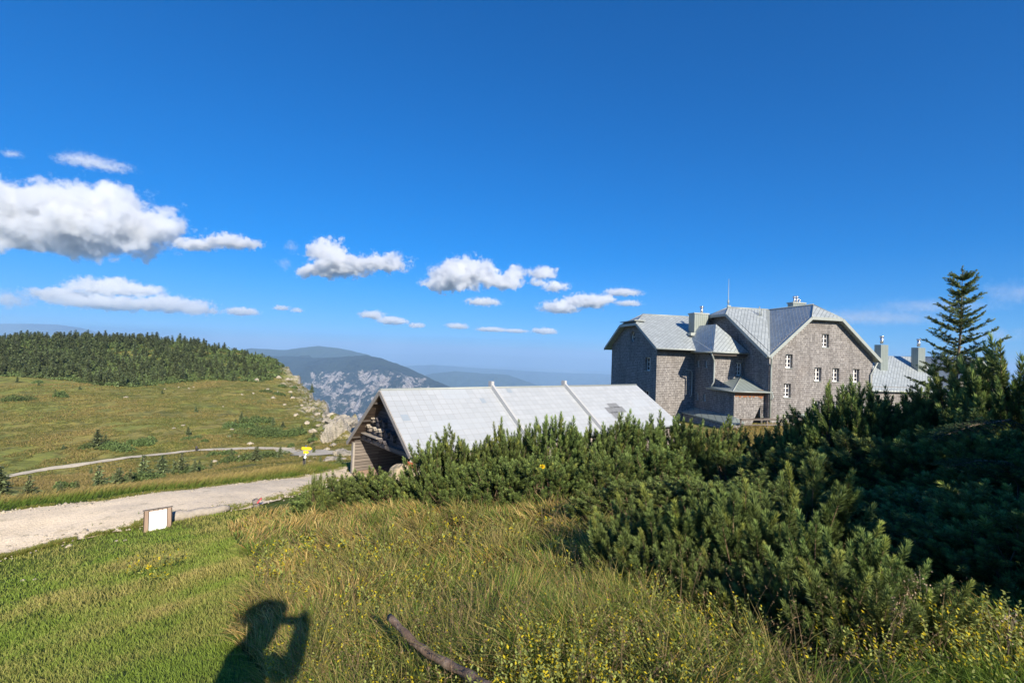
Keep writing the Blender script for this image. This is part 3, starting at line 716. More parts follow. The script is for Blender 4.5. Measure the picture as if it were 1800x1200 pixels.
# -- left wing
GW = []
v1, za = onv(1134, 628, UC); v0, zb = onv(1142.5, 652, UC); GW.append((v0, zb, v1 - v0, za - zb))
v1, za = onv(1131.5, 686, UC); GW.append((v0 + .02, za - 1.3, v1 - v0, 1.3))
VM = VF1 + 5.87
circ = [(VM + .62 * math.cos(t), 2.4 + .62 * math.sin(t)) for t in np.linspace(0, 2 * math.pi, 24, endpoint=False)]
wall('wall', (UC, 0, 0), Y, [(VF1, ZB - 1), (VF1 + 11.74, ZB - 1), (VF1 + 11.74, 1.65), (VM + 2.1, 3.7), (VM - 2.1, 3.7), (VF1, 1.65)], [rect(*q) for q in GW] + [circ], NX, depth=.4)
for q in GW: window((UC, 0, 0), Y, NX, *q, depth=.4)
m = MB(); m.tube([(UC + .3, VM + .56 * math.cos(t), 2.4 + .56 * math.sin(t)) for t in np.linspace(0, 2 * math.pi, 25)], .06, 6, cap=False); m.box((UC + .27, VM - .04, 1.84), (UC + .33, VM + .04, 2.96)); m.box((UC + .275, VM - .56, 2.37), (UC + .325, VM - .04, 2.43)); m.box((UC + .275, VM + .04, 2.37), (UC + .325, VM + .56, 2.43))
rw = m.build('round_window', M_white, inn, LZ)
m = MB(); m.face([(UC + .34, y_, z_) for y_, z_ in circ]); m.build('pane', M_glass, rw)
wall('wall', (0, VF1, 0), X, [(UC, ZB - 1), (UB, ZB - 1), (UB, 1.6), (UC, 1.6)], [], NY)
hip_roof((UC - .6, VM), (1, 0), 6.92, 1.13, 4.93, -UC + .58, 2.16, 3.75, 1.7)
m = MB(); m.box((UC + .02, VF1 - .45, .78), (UB - .4, VF1 - .01, .95)); m.build('soffit', M_soff, inn, LZ)
m = MB(); m.box((UC - .75, VM - 2.1, 4.02), (UC + .5, VM + 1.9, 4.1)); m.build('snow_guard', M_trim, inn, LZ)
cu, cz = onu(1229, 585, VF1 + 1.6); _, ct = onu(1229, 551, VF1 + 1.6)
chimney(cu, VF1 + 1.8, .9, ct - .1, 1.55, 1.1, [(.35, 0, .75, .14)])
sk = MB(); su, sz = onu(1213, 582, VM - 4.2); sk.box((su - .3, VM - 4.9, 2.55), (su + .3, VM - 4.1, 2.86)); sk.build('skylight', M_trim, inn, LZ)
# -- chimneys, aerial, vents on the high roof
u5, z5 = onu(1400, 536, 9.0); chimney(u5, 9.0, 4.0, z5 + .12, 1.5, .8, [(-.28, 0, .66, .11), (.05, 0, .7, .11), (.38, 0, .35, .1)])
m = MB(); m.tube([(.72, 7.07, 5.4), (.72, 7.07, 6.3), (.72, 7.07, 8.45)], [.05, .03, .018], 6); m.tube([(.72, 7.07, 5.9), (.72, 7.07, 6.3)], .08, 8); m.box((.6, 7.0, 5.6), (.98, 7.14, 5.75)); m.build('aerial', M_trim, inn, LZ)
for px_ in (1335, 1339): uu, _ = onu(px_, 545, 5.8); m = MB(); m.tube([(uu, 5.8, 4.6), (uu, 5.8, 5.65 if px_ == 1335 else 5.45)], .05, 6); m.build('vent_pipe', M_trim, inn, LZ)
# valley flashings
m = MB(); m.bar((5.2, 7.0, 5.56), (.0, -.35, .80), .42, .03, (0, 0, 1)); m.build('valley_flashing', M_trim, inn, LZ)
# downpipes with swan necks
pipe([(-.2, -.55, .58), (-.2, -.55, .35), (.12, -.12, -.1), (.12, -.1, -.5), (.12, -.1, -7)], .075)
pipe([(UB + .1 - .8, VE2 + .2, .8), (UB - .55, VE2 + .2, .45), (UB - .12, VF2 - .12, .1), (UB - .1, VF2 - .12, -.3), (UB - .1, VF2 - .12, -1.9), (UB - .35, VF2 - .1, -2.3)], .075)
pipe([(UB - .95, VF1 - .12, -.9), (UB - .45, VF1 - .12, -.95), (UB - .28, VF1 - .12, -1.2), (UB - .28, VF1 - .12, -3.4), (UB - .45, VF1 - .12, -3.6)], .06)
pipe([(10.7, -.35, .5), (10.4, -.12, -.1 - .3), (10.2, -.12, -.7), (10.2, -.12, -7)], .07)
pipe([(.25, -.12, -2.55), (.3, -.2, -2.9), (.12, -.15, -3.15)], .06)
# -- annex behind, with its own cross wing
EV, EZ = 16.0, 1.55
ej = onu(1583, 626, EV)[0]
wall('wall', (10.5, 10.3, 0), X, [(0, ZB), (ej - 10.5 + 2, ZB), (ej - 10.5 + 2, -2.2), (0, -2.2)], [], NY)
hip_roof((9.4, EV), (1, 0), 6.2, -2.6, EZ, ej + 3.4 - 9.4, 0, EZ, 0, trim=False)
wall('wall', (ej - .7, 9.8, 0), X, [(0, ZB), (8.2, ZB), (8.2, -2.2), (4.1, 1.3), (0, -2.2)], [], NY)
hip_roof((ej + 3.4, 9.2), (0, 1), 4.6, -2.6, EZ + .02, 12, 0, EZ, 0)
for px_ in (1549, 1614):
    uu, zz = onu(px_, 625, 13.6); uu2, zt = onu(px_, 606 if px_ < 1580 else 611, 13.6); chimney(uu, 13.6, -1.2, zt, 1.05, .9, [(.05, 0, .95, .17)], cap=False)
# -- cellar roofs at the foot
m = roof_mesh('lean_to_roof', [[(UB - .01, .2, -4.72), (UB - .01, VF1 - .02, -4.62), (UB - 1.3, VF1 - .02, -5.1), (UB - 1.3, -1.0, -5.15), (UB - .01, -1.0, -5.0)][::-1]], .12, M_sheet)
m = MB(); m.box((UB - 1.2, -.9, -8.5), (UB - .02, VF1 - .1, -5.3)); m.build('cellar_wall', M_sh, inn, LZ)
a, za = onu(1403, 727, -.02); b, zb = onu(1466, 727, -.02)
roof_mesh('entrance_canopy', [[(a, -.02, za), (a + .3, -1.6, za - 1.0), (b + .3, -1.6, za - 1.0), (b, -.02, za)]], .08, M_sheet)
for q in (a + .5, b): m = MB(); m.box((q - .05, -1.5, -7), (q + .05, -1.4, za - 1.02)); m.build('canopy_post', M_trim, inn, LZ)

# railing in front of the inn
ra = P(1303, 737, 39.6); rb = P(1445, 736, 38.6)
rail = empty('railing', (ra[0], ra[1], z1(ra[0], ra[1])))
tag(rail, 'pale weathered wooden rail fence in front of the grey shingled inn', 'railing')
o = Vector(rail.location)
m = MB(); m.bar(Vector(ra) - o, Vector(rb) - o, .05, .16); m.build('top_rail', M_grey_wood, rail)
m = MB(); m.bar(Vector(ra) - o - Vector((0, 0, .45)), Vector(rb) - o - Vector((0, 0, .45)), .05, .1); m.build('lower_rail', M_grey_wood, rail)
for k in range(4):
    p = Vector(ra).lerp(Vector(rb), k / 3.0); m = MB(); m.box((p.x - o.x - .05, p.y - o.y + .03, -1), (p.x - o.x + .05, p.y - o.y + .13, p.z - o.z + .06)); m.build('post', M_grey_wood, rail)

# ------------------------------------------------------------------ the shed
HS = 4.4; ES = ray(721.7, 799); ES = ES / -ES[2] * HS
YS = RAD(51.0); SU = Vector((math.sin(YS), math.cos(YS), 0)); SV = Vector((-math.cos(YS), math.sin(YS), 0))
shed = empty('shed', (ES[0], ES[1], -6.6), math.pi / 2 - YS)      # local x = along the ridge, local y = across to the left
tag(shed, 'long low wooden shed with a steep pale grey slate roof and open gabled front', 'shed')
LS = (0, 0, 6.6)
def ons(px, py, s0):
    """local (t, z) on the cross plane s=s0"""
    r = ray(px, py); b = ES[:2] + s0 * np.array([SU.x, SU.y]); t, q = np.linalg.solve(np.array([[SV.x, -r[0]], [SV.y, -r[1]]]), -b); return t, q * r[2]
TA_, ZA, TL_, ZL = .757 * HS, -.438 * HS, 1.645 * HS, -1.14 * HS
SL = 19.9
srf = roof_mesh('roof', [[(0, 0, -HS), (SL + .6, 0, -HS), (SL, TA_, ZA), (0, TA_, ZA)], [(0, TA_, ZA), (SL, TA_, ZA), (SL, TL_, ZL), (0, TL_, ZL)]], .10, M_slate, shed, LS)
M_barge = mat_simple('pale_bargeboard', (0.34, 0.31, 0.275), .85, .35, 9, bump=.4)
m = MB(); m.bar((-.03, 0, -HS - .1), (-.03, TA_, ZA - .1), .05, .19); m.bar((-.03, TA_, ZA - .1), (-.03, TL_, ZL - .1), .05, .19); m.build('bargeboard', M_barge, srf)
m = MB(); m.tube([(0, TA_, ZA + .01), (SL, TA_, ZA + .01)], .06, 6); m.build('ridge_cap', M_trim, srf)
m = MB(); m.tube([(-.02, -.05, -HS - .06), (SL + .6, -.05, -HS - .06)], .05, 6); m.build('gutter', M_trim, srf)
for (pxr, pyr) in ((864, 678), (992, 675)):
    r = ray(pxr, pyr); b = ES[:2] + TA_ * np.array([SV.x, SV.y]); s_, q = np.linalg.solve(np.array([[SU.x, -r[0]], [SU.y, -r[1]]]), -b)
    m = MB(); n_ = Vector((0, -(ZA + HS), TA_)).normalized()
    m.bar(Vector((s_, -.05, -HS + .06)) , Vector((s_, TA_, ZA + .12)), .15, .26, (0, 0, 1)); m.box((s_ - .09, TA_ - .12, ZA - .1), (s_ + .09, TA_ + .18, ZA + .36)); m.build('fire_wall', mat_simple('pale_render', (0.44, 0.45, 0.45), .8, .1), srf)
sl_d = Vector((0, TA_, ZA + HS)).normalized(); sl_n = Vector((0, -sl_d.z, sl_d.y))
def onroof(px, py):
    r = Vector(ray(px, py)); o_ = Vector((ES[0], ES[1], -HS)); U3 = SU; W3 = (SV * sl_d.y + Vector((0, 0, sl_d.z)))
    A = np.array([[U3.x, W3.x, -r.x], [U3.y, W3.y, -r.y], [U3.z, W3.z, -r.z]]); s_, q, _ = np.linalg.solve(A, -np.array(o_)); return s_, q
M_pat = mat_simple('darker_slate', (0.21, 0.22, 0.23), .6, .08); M_patb = mat_simple('bluish_slate', (0.30, 0.35, 0.40), .6, .06)
for rects, mt in (([(1066, 709, 1090, 716), (1062, 716, 1102, 724), (1072, 724, 1096, 735)], M_pat), ([(703, 729, 722, 739)], M_patb), ([(842, 700, 856, 708)], M_patb), ([(888, 683, 902, 690)], M_patb)):
    m = MB()
    for xa, ya, xb, yb in rects:
        s0, q0 = onroof(xa, ya); s1, q1 = onroof(xb, yb); qa, qb = max(q0, q1), min(q0, q1)
        nx = max(1, round((s1 - s0) / .4))
        for k in range(nx):
            a0 = s0 + (s1 - s0) * k / nx + .008; a1 = s0 + (s1 - s0) * (k + 1) / nx - .008
            c = [Vector((a, 0, -HS)) + sl_d * q + sl_n * .012 for a, q in ((a0, qb), (a1, qb), (a1, qa), (a0, qa))]
            m.face(c)
    m.build('slate_patch', mt, srf)
GS = .62
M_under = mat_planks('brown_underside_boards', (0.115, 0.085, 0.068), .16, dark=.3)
m = MB()
for (ta, za, tb, zb) in ((.05, -HS - .09, TA_, ZA - .13), (TA_, ZA - .13, TL_ - .05, ZL - .10)):
    A = [(.0, ta, za), (SL, ta, za), (SL, tb, zb), (.0, tb, zb)]; m.face(A); m.face([(q[0], q[1], q[2] - .03) for q in A][::-1]); m.face([A[0], A[3], (A[3][0], A[3][1], A[3][2] - .03), (A[0][0], A[0][1], A[0][2] - .03)])
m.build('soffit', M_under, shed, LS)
bz = -HS - .32
tl = ons(632, 773, GS)
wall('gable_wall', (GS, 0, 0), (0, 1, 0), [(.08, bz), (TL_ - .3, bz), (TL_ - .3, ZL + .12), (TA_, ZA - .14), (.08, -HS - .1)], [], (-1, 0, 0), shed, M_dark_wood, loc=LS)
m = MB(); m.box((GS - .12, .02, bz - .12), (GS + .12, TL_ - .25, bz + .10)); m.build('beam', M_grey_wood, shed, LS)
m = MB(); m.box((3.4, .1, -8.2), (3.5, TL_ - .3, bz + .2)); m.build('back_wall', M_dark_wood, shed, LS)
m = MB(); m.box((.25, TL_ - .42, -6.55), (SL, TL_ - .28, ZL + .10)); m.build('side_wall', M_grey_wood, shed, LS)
M_skirt = mat_simple('brown_skirting', (0.24, 0.165, 0.13), .85, .12)
m = MB(); m.box((.22, TL_ - .45, -8.2), (SL, TL_ - .25, -6.56)); m.build('skirting', M_skirt, shed, LS)
m = MB(); m.box((.15, TL_ - .46, -8.2), (.249, TL_ - .24, ZL)); m.build('corner_post', M_barge, shed, LS)
m = MB(); m.box((GS, .05, -8.4), (SL, .5, -HS - .25)); m.build('stone_wall', M_rub, shed, LS)
m = MB(); m.face([(SL - .1, .1, -8.2), (SL - .1, TL_ - .3, -8.2), (SL - .1, TL_ - .3, ZL), (SL - .1, TA_, ZA - .1), (SL - .1, .1, -HS)]); m.build('gable_wall', M_grey_wood, shed, LS)
m = MB()
for k in (1, 4, 7):
    s_ = .12 + .35 * (k % 3) * 0; tt = TA_ + (TL_ - TA_) * (k + .5) / 9; zz = ZA + (ZL - ZA) * (k + .5) / 9 - .19; m.bar((.0, tt, zz), (GS, tt, zz), .07, .09)
    tt = TA_ * (k + .5) / 9; zz = -HS + (ZA + HS) * (k + .5) / 9 - .19; m.bar((.0, tt, zz), (GS, tt, zz), .07, .09)
m.build('rafter', M_soff, shed, LS)
a = ons(640, 760, GS - .15); b = ons(667, 770.5, GS - .15)
m = MB(); m.bar((GS - .15, a[0], (a[1] + b[1]) / 2), (GS - .15, b[0], (a[1] + b[1]) / 2), .34, .05); m.build('ledge', M_barge, shed, LS)
M_lidw = mat_planks('pale_lid', (0.38, 0.34, 0.285), .3)  # paler wood tone stands in for sunlight on these lids
hb_n = 0
for (bx, by, s_, pale) in ((659, 737, .85, 1), (652.5, 752, .8, 1), (664, 757, .8, 1), (673, 760, .8, 1), (669, 742, 1.0, 0), (679, 744, 1.05, 0), (684, 762, 1.0, 0), (694, 768, 1.15, 0), (648, 768, .7, 0), (657, 773, .7, 0), (673, 777, .7, 0), (681, 781, .75, 0)):
    t0, z0 = ons(bx, by, GS)
    hb = empty('nest_box', Vector((ES[0], ES[1], 0)) + SU * (GS - .16) + SV * t0 + Vector((0, 0, z0)), math.pi / 2 - YS)
    hb_n += 1
    w_ = .15 * s_; h_ = .2 * s_
    m = MB(); f = [(-.0, -w_, -h_), (0, w_, -h_), (0, w_, h_ * .5), (0, 0, h_), (0, -w_, h_ * .5)]; bk = [(.155, y, z) for _, y, z in f]; m.face(f[::-1]); m.face(bk)
    for k in range(5): m.face([f[k], f[(k + 1) % 5], bk[(k + 1) % 5], bk[k]])
    m.build('box', M_grey_wood if pale else M_dark_wood, hb)
    r_ = MB(); e = .05
    for sg in (-1, 1): r_.bar((.05, sg * (w_ + e), h_ * .5 - .03), (.05, 0, h_ + .035), .30, .03, (0, 0, 1))
    r_.build('lid', M_lidw if pale else M_dark_wood, hb)
    nm = ['topmost pale-lidded', 'leftmost pale-lidded', 'middle of three pale-lidded', 'right of three pale-lidded', 'dark, beside the topmost pale', 'large dark, highest on the right', 'dark, right of the pale row', 'largest dark, nearest the right roof edge', 'small dark, first under the ledge', 'small dark, second under the ledge', 'small dark, third above the beam', 'small dark, fourth above the beam'][hb_n - 1]
    tag(hb, nm + ' wooden nest box on the shed gable', 'nest box', 'nest boxes on the shed gable')

# ------------------------------------------------------------------ rocks
def mat_rock(name, col=(0.50, 0.44, 0.34)):
    t = NT(name); p = t.pos(); n = t.noise(p, 0.9, 8, 0.7, 0.6); n2 = t.noise(p, 9, 5, 0.7)
    c = t.ramp(n.outputs[0], [(0.3, tuple(v * .45 for v in col)), (0.48, tuple(v * .9 for v in col)), (0.7, tuple(v * 1.2 for v in col))])
    c = t.mix(t.ramp(n2.outputs[0], [(0.5, 0.0), (0.75, 0.4)]), c, tuple(v * .5 for v in col))
    wv = t.n('ShaderNodeTexWave', bands_direction='Z'); t.put(wv, 'Vector', p); wv.inputs['Scale'].default_value = .9; wv.inputs['Distortion'].default_value = 9; wv.inputs['Detail'].default_value = 4
    c = t.mix(t.ramp(wv.outputs[0], [(0.0, .6), (0.16, 0.0)]), c, tuple(v * .32 for v in col)); mo = t.noise(p, 1.6, 5, .7); c = t.mix(t.ramp(mo.outputs[0], [(.56, 0.0), (.66, .6)]), c, (.13, .14, .06))
    return t.done(t.pr(c, 0.9, 0, t.bump(t.math('ADD', n.outputs[0], t.math('MULTIPLY', n2.outputs[0], .3)), 0.8, 0.2), 0.15))
M_rock = mat_rock('limestone'); M_rockt = mat_rock('tan_limestone', (0.44, 0.36, 0.25)); M_cliff = mat_rock('cliff_limestone', (0.42, 0.38, 0.31))
def rock(name, loc, size, mat, seed, sub=4, rough=.35, rot=0, jag=1.0):
    import bmesh
    bm = bmesh.new(); bmesh.ops.create_icosphere(bm, subdivisions=sub, radius=1)
    co = np.array([v.co[:] for v in bm.verts]); rk = np.random.default_rng(seed)
    pn_ = rk.normal(size=(15, 3)); pn_ /= np.linalg.norm(pn_, axis=1, keepdims=True); ph_ = rk.uniform(.58, 1.0, 15)      # random cleavage planes
    dd = co @ pn_.T; rad = np.min(np.where(dd > .05, ph_[None] / np.maximum(dd, .05), 9), 1); rad = np.minimum(rad, 1.25)
    n = fbm(co[:, 0] * 1.7 + seed * 3.1 + co[:, 2], co[:, 1] * 1.7 - co[:, 2] * 1.3, 5, seed, .6); n2 = np.abs(fbm(co[:, 0] * 3 + co[:, 2] * 2 + seed, co[:, 1] * 3 - co[:, 2], 4, seed + 3))
    co = co * (rad * (1 + rough * .35 * n) + rough * .35 * (n2 - .2) * jag)[:, None] * np.array(size)
    co[:, 2] = np.where(co[:, 2] < -size[2] * .4, -size[2] * .4, co[:, 2])
    for v, c in zip(bm.verts, co): v.co = c
    me = bpy.data.meshes.new(name); bm.to_mesh(me); bm.free(); me.materials.append(mat)
    o = bpy.data.objects.new(name, me); COL.objects.link(o); o.location = loc; o.rotation_euler = (0, 0, rot); return o
def on_ground(px, py, lo=1.0, hi=400.0): return hit(px, py, lo, hi)
p = P(708, 842, 17.2); r0 = rock('boulder', (p[0], p[1], p[2]), (.42, .4, .58), M_rockt, 4); tag(r0, 'tan rounded boulder in front of the shed gable, right of the dark opening', 'boulder', 'boulders before the shed')
p = P(668, 858, 16.6); r0 = rock('boulder', (p[0], p[1], p[2]), (.36, .3, .4), M_rockt, 9, rot=1); tag(r0, 'smaller orange-tan boulder half hidden in the low pine left of the round boulder', 'boulder', 'boulders before the shed')
p = P(722, 838, 18.0); r0 = rock('boulder', (p[0], p[1], p[2]), (.45, .4, .7), M_rock, 14, rot=2); tag(r0, 'grey boulder against the stone shed wall under the roof corner', 'boulder', 'boulders before the shed')
m = MB(); m.box((-.14, -.05, -.2), (.14, .05, .2)); q = m.build('roof_tile', mat_simple('red_clay', (0.50, 0.13, 0.07), .8, .2), None, tuple(P(719, 822, 17.4))); q.rotation_euler = (.2, .3, .3); tag(q, 'small red clay tile leaning at the shed corner beside the boulders', 'tile')
# cliff outcrops on the plateau edge
for i, (px_, py_, d_, s_, lab) in enumerate([(540, 674, 172, (1.86, 3.60, 3.72), 'tall pale cliff tooth below the forested crest'), (553, 694, 160, (1.61, 3.20, 2.60), 'steep pale rock flank right of the tall cliff tooth'), (577, 708, 140, (2.11, 2.40, 1.36), 'rounded pale outcrop against the blue mountain'),
      (600, 740, 100, (2.36, 3.20, 1.61), 'broad pale outcrop behind the left roof edge of the shed'), (630, 744, 96, (2.85, 3.20, 2.48), 'big jagged outcrop just left of the shed gable'), (575, 747, 112, (2.48, 2.80, 0.74), 'low pale ledge left of the big jagged outcrop'), (655, 747, 100, (2.79, 3.20, 3.10), 'rock wall partly hidden behind the shed roof edge'),
      (515, 657, 185, (1.86, 3.20, 1.61), 'small pale crag at the top of the cliff edge'), (590, 812, 50, (1.12, 1.20, 0.50), 'rubbly knoll left of the shed beyond the road'), (602, 800, 56, (1.36, 1.60, 0.68), 'grey knoll of scree touching the shed corner')]):
    p = P(px_, py_, d_) if d_ > 60 else hit(px_, py_, 30, 300)
    if i in (0, 1, 2, 5, 7): q = {7: EDGE[12], 0: EDGE[13], 1: EDGE[14] * .5 + EDGE[13] * .5, 2: EDGE[14], 5: EDGE[15]}[i] + np.array([-1.6, -1.2]); p = (q[0], q[1], z1(*q) - s_[2] * .35)
    if i in (3, 4, 6): p = (p[0], p[1], min(p[2], z1(p[0], p[1]) + .5))
    o = rock('outcrop', (p[0], p[1], p[2] + s_[2] * .05), s_, M_cliff, 20 + i, 5, .42, i * .7, 1.6); tag(o, lab, 'rock outcrop', 'limestone outcrops along the plateau edge')
er = np.random.default_rng(8); eg = EDGE[[11, 12, 13, 14, 15, 16, 17]]
for k in range(22):
    s_ = er.uniform(0, 3.2); i = int(s_); q = eg[i] * (1 - s_ + i) + eg[i + 1] * (s_ - i); nin = np.array([-.75, -.66]); q = q + nin * er.uniform(-1.5, 5) ; zz = z1(*q); sz = er.uniform(.5, 1.35)
    o = rock('edge_rock', (q[0], q[1], zz - sz * .25), (sz * 1.3, sz, sz * er.uniform(.7, 1.5)), M_cliff, 200 + k, 3, .45, k * .9, 1.6); tag(o, 'pale limestone block on the broken plateau edge', 'rock', 'limestone blocks along the plateau edge')
# loose stones: meadow and track edge
st0 = [rock('stone', (0, 0, -50), (1, .8, .6), M_rock, 60 + k, 2, .3) for k in range(4)]
spots = [(122, 960, .09), (118, 962, .05), (204, 951, .045), (220, 950, .05), (40, 1021, .06), (62, 1019, .04), (322, 748, .5), (332, 683, .5), (340, 681, .4), (314, 681, .4), (222, 699, .7), (290, 684, .4), (425, 694, .5), (445, 692, .5), (408, 755, .5), (430, 668, .8), (452, 669, 1.5), (440, 781, .6), (402, 768, .5), (392, 715, .3), (306, 753, .4),
         (480, 700, .8), (500, 712, .6), (520, 730, .9), (488, 690, .7), (540, 745, .8), (470, 685, .8), (510, 690, .9), (530, 715, .7), (550, 760, .8), (560, 748, .7), (570, 770, .6), (470, 655, .9), (490, 665, 1.2), (498, 676, 1.1), (515, 700, 1.0), (506, 668, 1.3), (420, 805, .5), (360, 827, .35), (378, 812, .5), (370, 822, .4), (545, 812, .25), (552, 806, .3), (527, 803, .3), (575, 790, .5), (586, 784, .6)]
for i, (px_, py_, s_) in enumerate(spots):
    h = hit(px_, py_, 3, 300); o = st0[i] if i < 4 else st0[i % 4].copy()
    if i >= 4: COL.objects.link(o)
    o.location = (h[0], h[1], h[2] + s_ * .1); o.scale = (s_,) * 3; o.rotation_euler = (0, 0, i * 1.3)
    if i < 6: tag(o, ['flat white stone on the lawn just below the gravel track', 'pebble touching the flat white stone by the track', 'first of two small pale stones near the track edge', 'second of two small pale stones near the track edge', 'thin pale stone lying on the short lawn at far left', 'tiny pebble right of the thin pale stone on the lawn'][i], 'stone', 'pale stones on the lawn')
    else: tag(o, 'pale limestone block lying in the far meadow', 'stone', 'limestone blocks scattered over the far meadow')

# loose gravel stones strewn over the track and its verges
gr = np.random.default_rng(77); gi = gr.integers(0, 250, 2600); gf = np.where(gr.uniform(0, 1, 2600) < .5, np.abs(gr.normal(0, .10, 2600)), 1 - np.abs(gr.normal(0, .06, 2600))); gp = TA[gi] * (1 - gf[:, None]) + TB[gi] * gf[:, None] + gr.normal(0, .12, (2600, 2))
gz = zf(gp[:, 0], gp[:, 1]) + .035; gs = gr.uniform(.012, .05, 2600) * (1 + 1.2 * (gr.uniform(0, 1, 2600) > .95))
ov = np.array([(1, 0, 0), (-1, 0, 0), (0, 1, 0), (0, -1, 0), (0, 0, .8), (0, 0, -.8)], float); of = np.array([(0, 2, 4), (2, 1, 4), (1, 3, 4), (3, 0, 4), (2, 0, 5), (1, 2, 5), (3, 1, 5), (0, 3, 5)])
GV = (ov[None] * gs[:, None, None] * gr.uniform(.5, 1.3, (2600, 6, 1)) + np.concatenate([gp, gz[:, None]], 1)[:, None]).reshape(-1, 3); GT = (of[None] + (np.arange(2600) * 6)[:, None, None]).reshape(-1, 3)
o = mesh_np('loose_gravel', GV, GT, M_rock); tag(o, kind='stuff', label='loose pale stones strewn along the edges of the gravel track', cat='gravel')

# ------------------------------------------------------------------ signs and small things
# information board
p = hit(277, 931, 8, 20); th_s = math.atan2(p[0], p[1])
bd = empty('information_board', (p[0], p[1], p[2] - .02), -th_s + .12); bd.scale = (.84, .84, .84); tag(bd, 'low wooden information board with a blank white sheet beside the gravel track', 'information board')
M_bw = mat_planks('board_wood', (0.40, 0.29, 0.22), .11, True); M_sheetw = mat_simple('white_sheet', (0.80, 0.82, 0.84), .4, .02)
def tilt(o, a=-.16): o.rotation_euler = (a, 0, 0); return o
m = MB(); m.box((-.30, 0, .0), (.30, .03, .60)); tilt(m.build('back_panel', M_bw, bd))
m = MB(); m.box((-.34, -.02, -.1), (-.22, .05, .61)); tilt(m.build('side_board', M_bw, bd))
m = MB(); m.box((.22, -.02, -.1), (.34, .05, .61)); tilt(m.build('side_board', M_bw, bd))
m = MB(); m.box((-.36, -.03, .612), (.36, .06, .64)); tilt(m.build('top_board', M_grey_wood, bd))
m = MB(); m.box((-.213, -.012, .04), (.213, -.002, .575)); tilt(m.build('sheet', M_sheetw, bd))
for s_ in (-1, 1): m = MB(); m.box((s_ * .28 - .03, .06, -.2), (s_ * .28 + .03, .12, .5)); m.build('leg', M_grey_wood, bd)
# weathered log by the track
a, b = hit(302, 916, 8, 25), hit(402, 899, 8, 25)
m = MB(); pts = [Vector(a).lerp(Vector(b), k / 8) + Vector((0, 0, .10 + .02 * math.sin(k * 2))) for k in range(9)]
m.tube([q - Vector(a) for q in pts], [.14, .15, .13, .13, .12, .12, .11, .10, .08], 9)
M_log = mat_simple('bleached_log', (0.36, 0.32, 0.27), .9, .45, 14, bump=.6); lg = m.build('log', M_log, None, tuple(a)); tag(lg, 'bleached fallen log along the track edge right of the information board', 'log')
c = hit(406, 896, 8, 25); o = rock('stone', (c[0], c[1], c[2]), (.13, .1, .1), M_rock, 77, 3); tag(o, 'pale stone at the far end of the bleached log', 'stone')
# stump with a red paint mark
c = hit(452, 891, 8, 25); stp = empty('marker_stump', (c[0], c[1], c[2] - .04), .5); tag(stp, 'short grey leaning stump with a red painted top at the track edge', 'marker stump')
m = MB(); m.tube([(0, 0, 0), (-.03, 0, .14), (-.07, 0, .27)], [.10, .09, .08], 9); m.build('stump', M_grey_wood, stp)
m = MB(); m.bar((.0, -.03, .18), (.10, -.04, .30), .12, .03); m.build('painted_mark', mat_simple('red_paint', (0.72, 0.10, 0.12), .6, .1), stp)
# hiking signpost
c = hit(536, 824, 15, 40); sp = empty('signpost', tuple(c), 0); tag(sp, 'thin metal signpost with yellow hiking arrows beyond the track', 'signpost')
sc_ = c[1] / 850.
m = MB(); m.tube([(0, 0, -.2), (.0, 0, 41 * sc_)], .032, 8); m.build('pole', M_flue, sp)
M_yel = mat_simple('yellow_sign', (0.86, 0.62, 0.02), .5, .04)
def arrow(x0, x1, z, h_, right=True):
    m = MB(); tip = x1 if right else x0; s_ = [(x0, z - h_), (x1 - h_ * 1.2, z - h_), (x1, z), (x1 - h_ * 1.2, z + h_), (x0, z + h_)] if right else [(x1, z - h_), (x1, z + h_), (x0 + h_ * 1.2, z + h_), (x0, z), (x0 + h_ * 1.2, z - h_)]
    f = [(x, -.05, zz) for x, zz in s_]; g = [(x, -.034, zz) for x, zz in s_]; m.face(f); m.face(g[::-1])
    for k in range(5): m.face([f[k], f[(k + 1) % 5], g[(k + 1) % 5], g[k]])
    return m.build('arrow', M_yel, sp)
def letters(ar, x0, x1, z, seed):
    m = MB(); x = x0; rr_ = random.Random(seed)
    while x < x1: w_ = rr_.uniform(.012, .03); m.box((x, -.0525, z - .009), (x + w_, -.0505, z + .009)); x += w_ + .012
    m.build('lettering', M_soff, ar)
a1 = arrow(-.20, .34, 36 * sc_, .075); a2 = arrow(-.10, .20, 29.5 * sc_, .07); letters(a1, -.15, .22, 36 * sc_, 1); letters(a2, -.06, .12, 29.5 * sc_, 2)
m = MB(); m.tube([(0, -.055, 21 * sc_), (0, -.036, 21 * sc_)], .07, 14); m.build('round_plate', M_white, sp)
c = P(534.5, 818, c[1] + 1.2); m = MB(); m.box((-.06, -.05, -.3), (.06, .05, .5)); q = m.build('post', M_dark_wood, None, tuple(c)); tag(q, 'dark wooden post just behind the hiking signpost', 'post')
c = hit(345, 793, 60, 100); m = MB(); m.tube([(0, 0, -.2), (0, 0, .5), (0, 0, .52), (.02, 0, .85)], [.16, .15, .2, .1], 7); q = m.build('marker_post', M_dark_wood, None, tuple(c)); tag(q, 'small dark marker post on the far footpath', 'marker post')
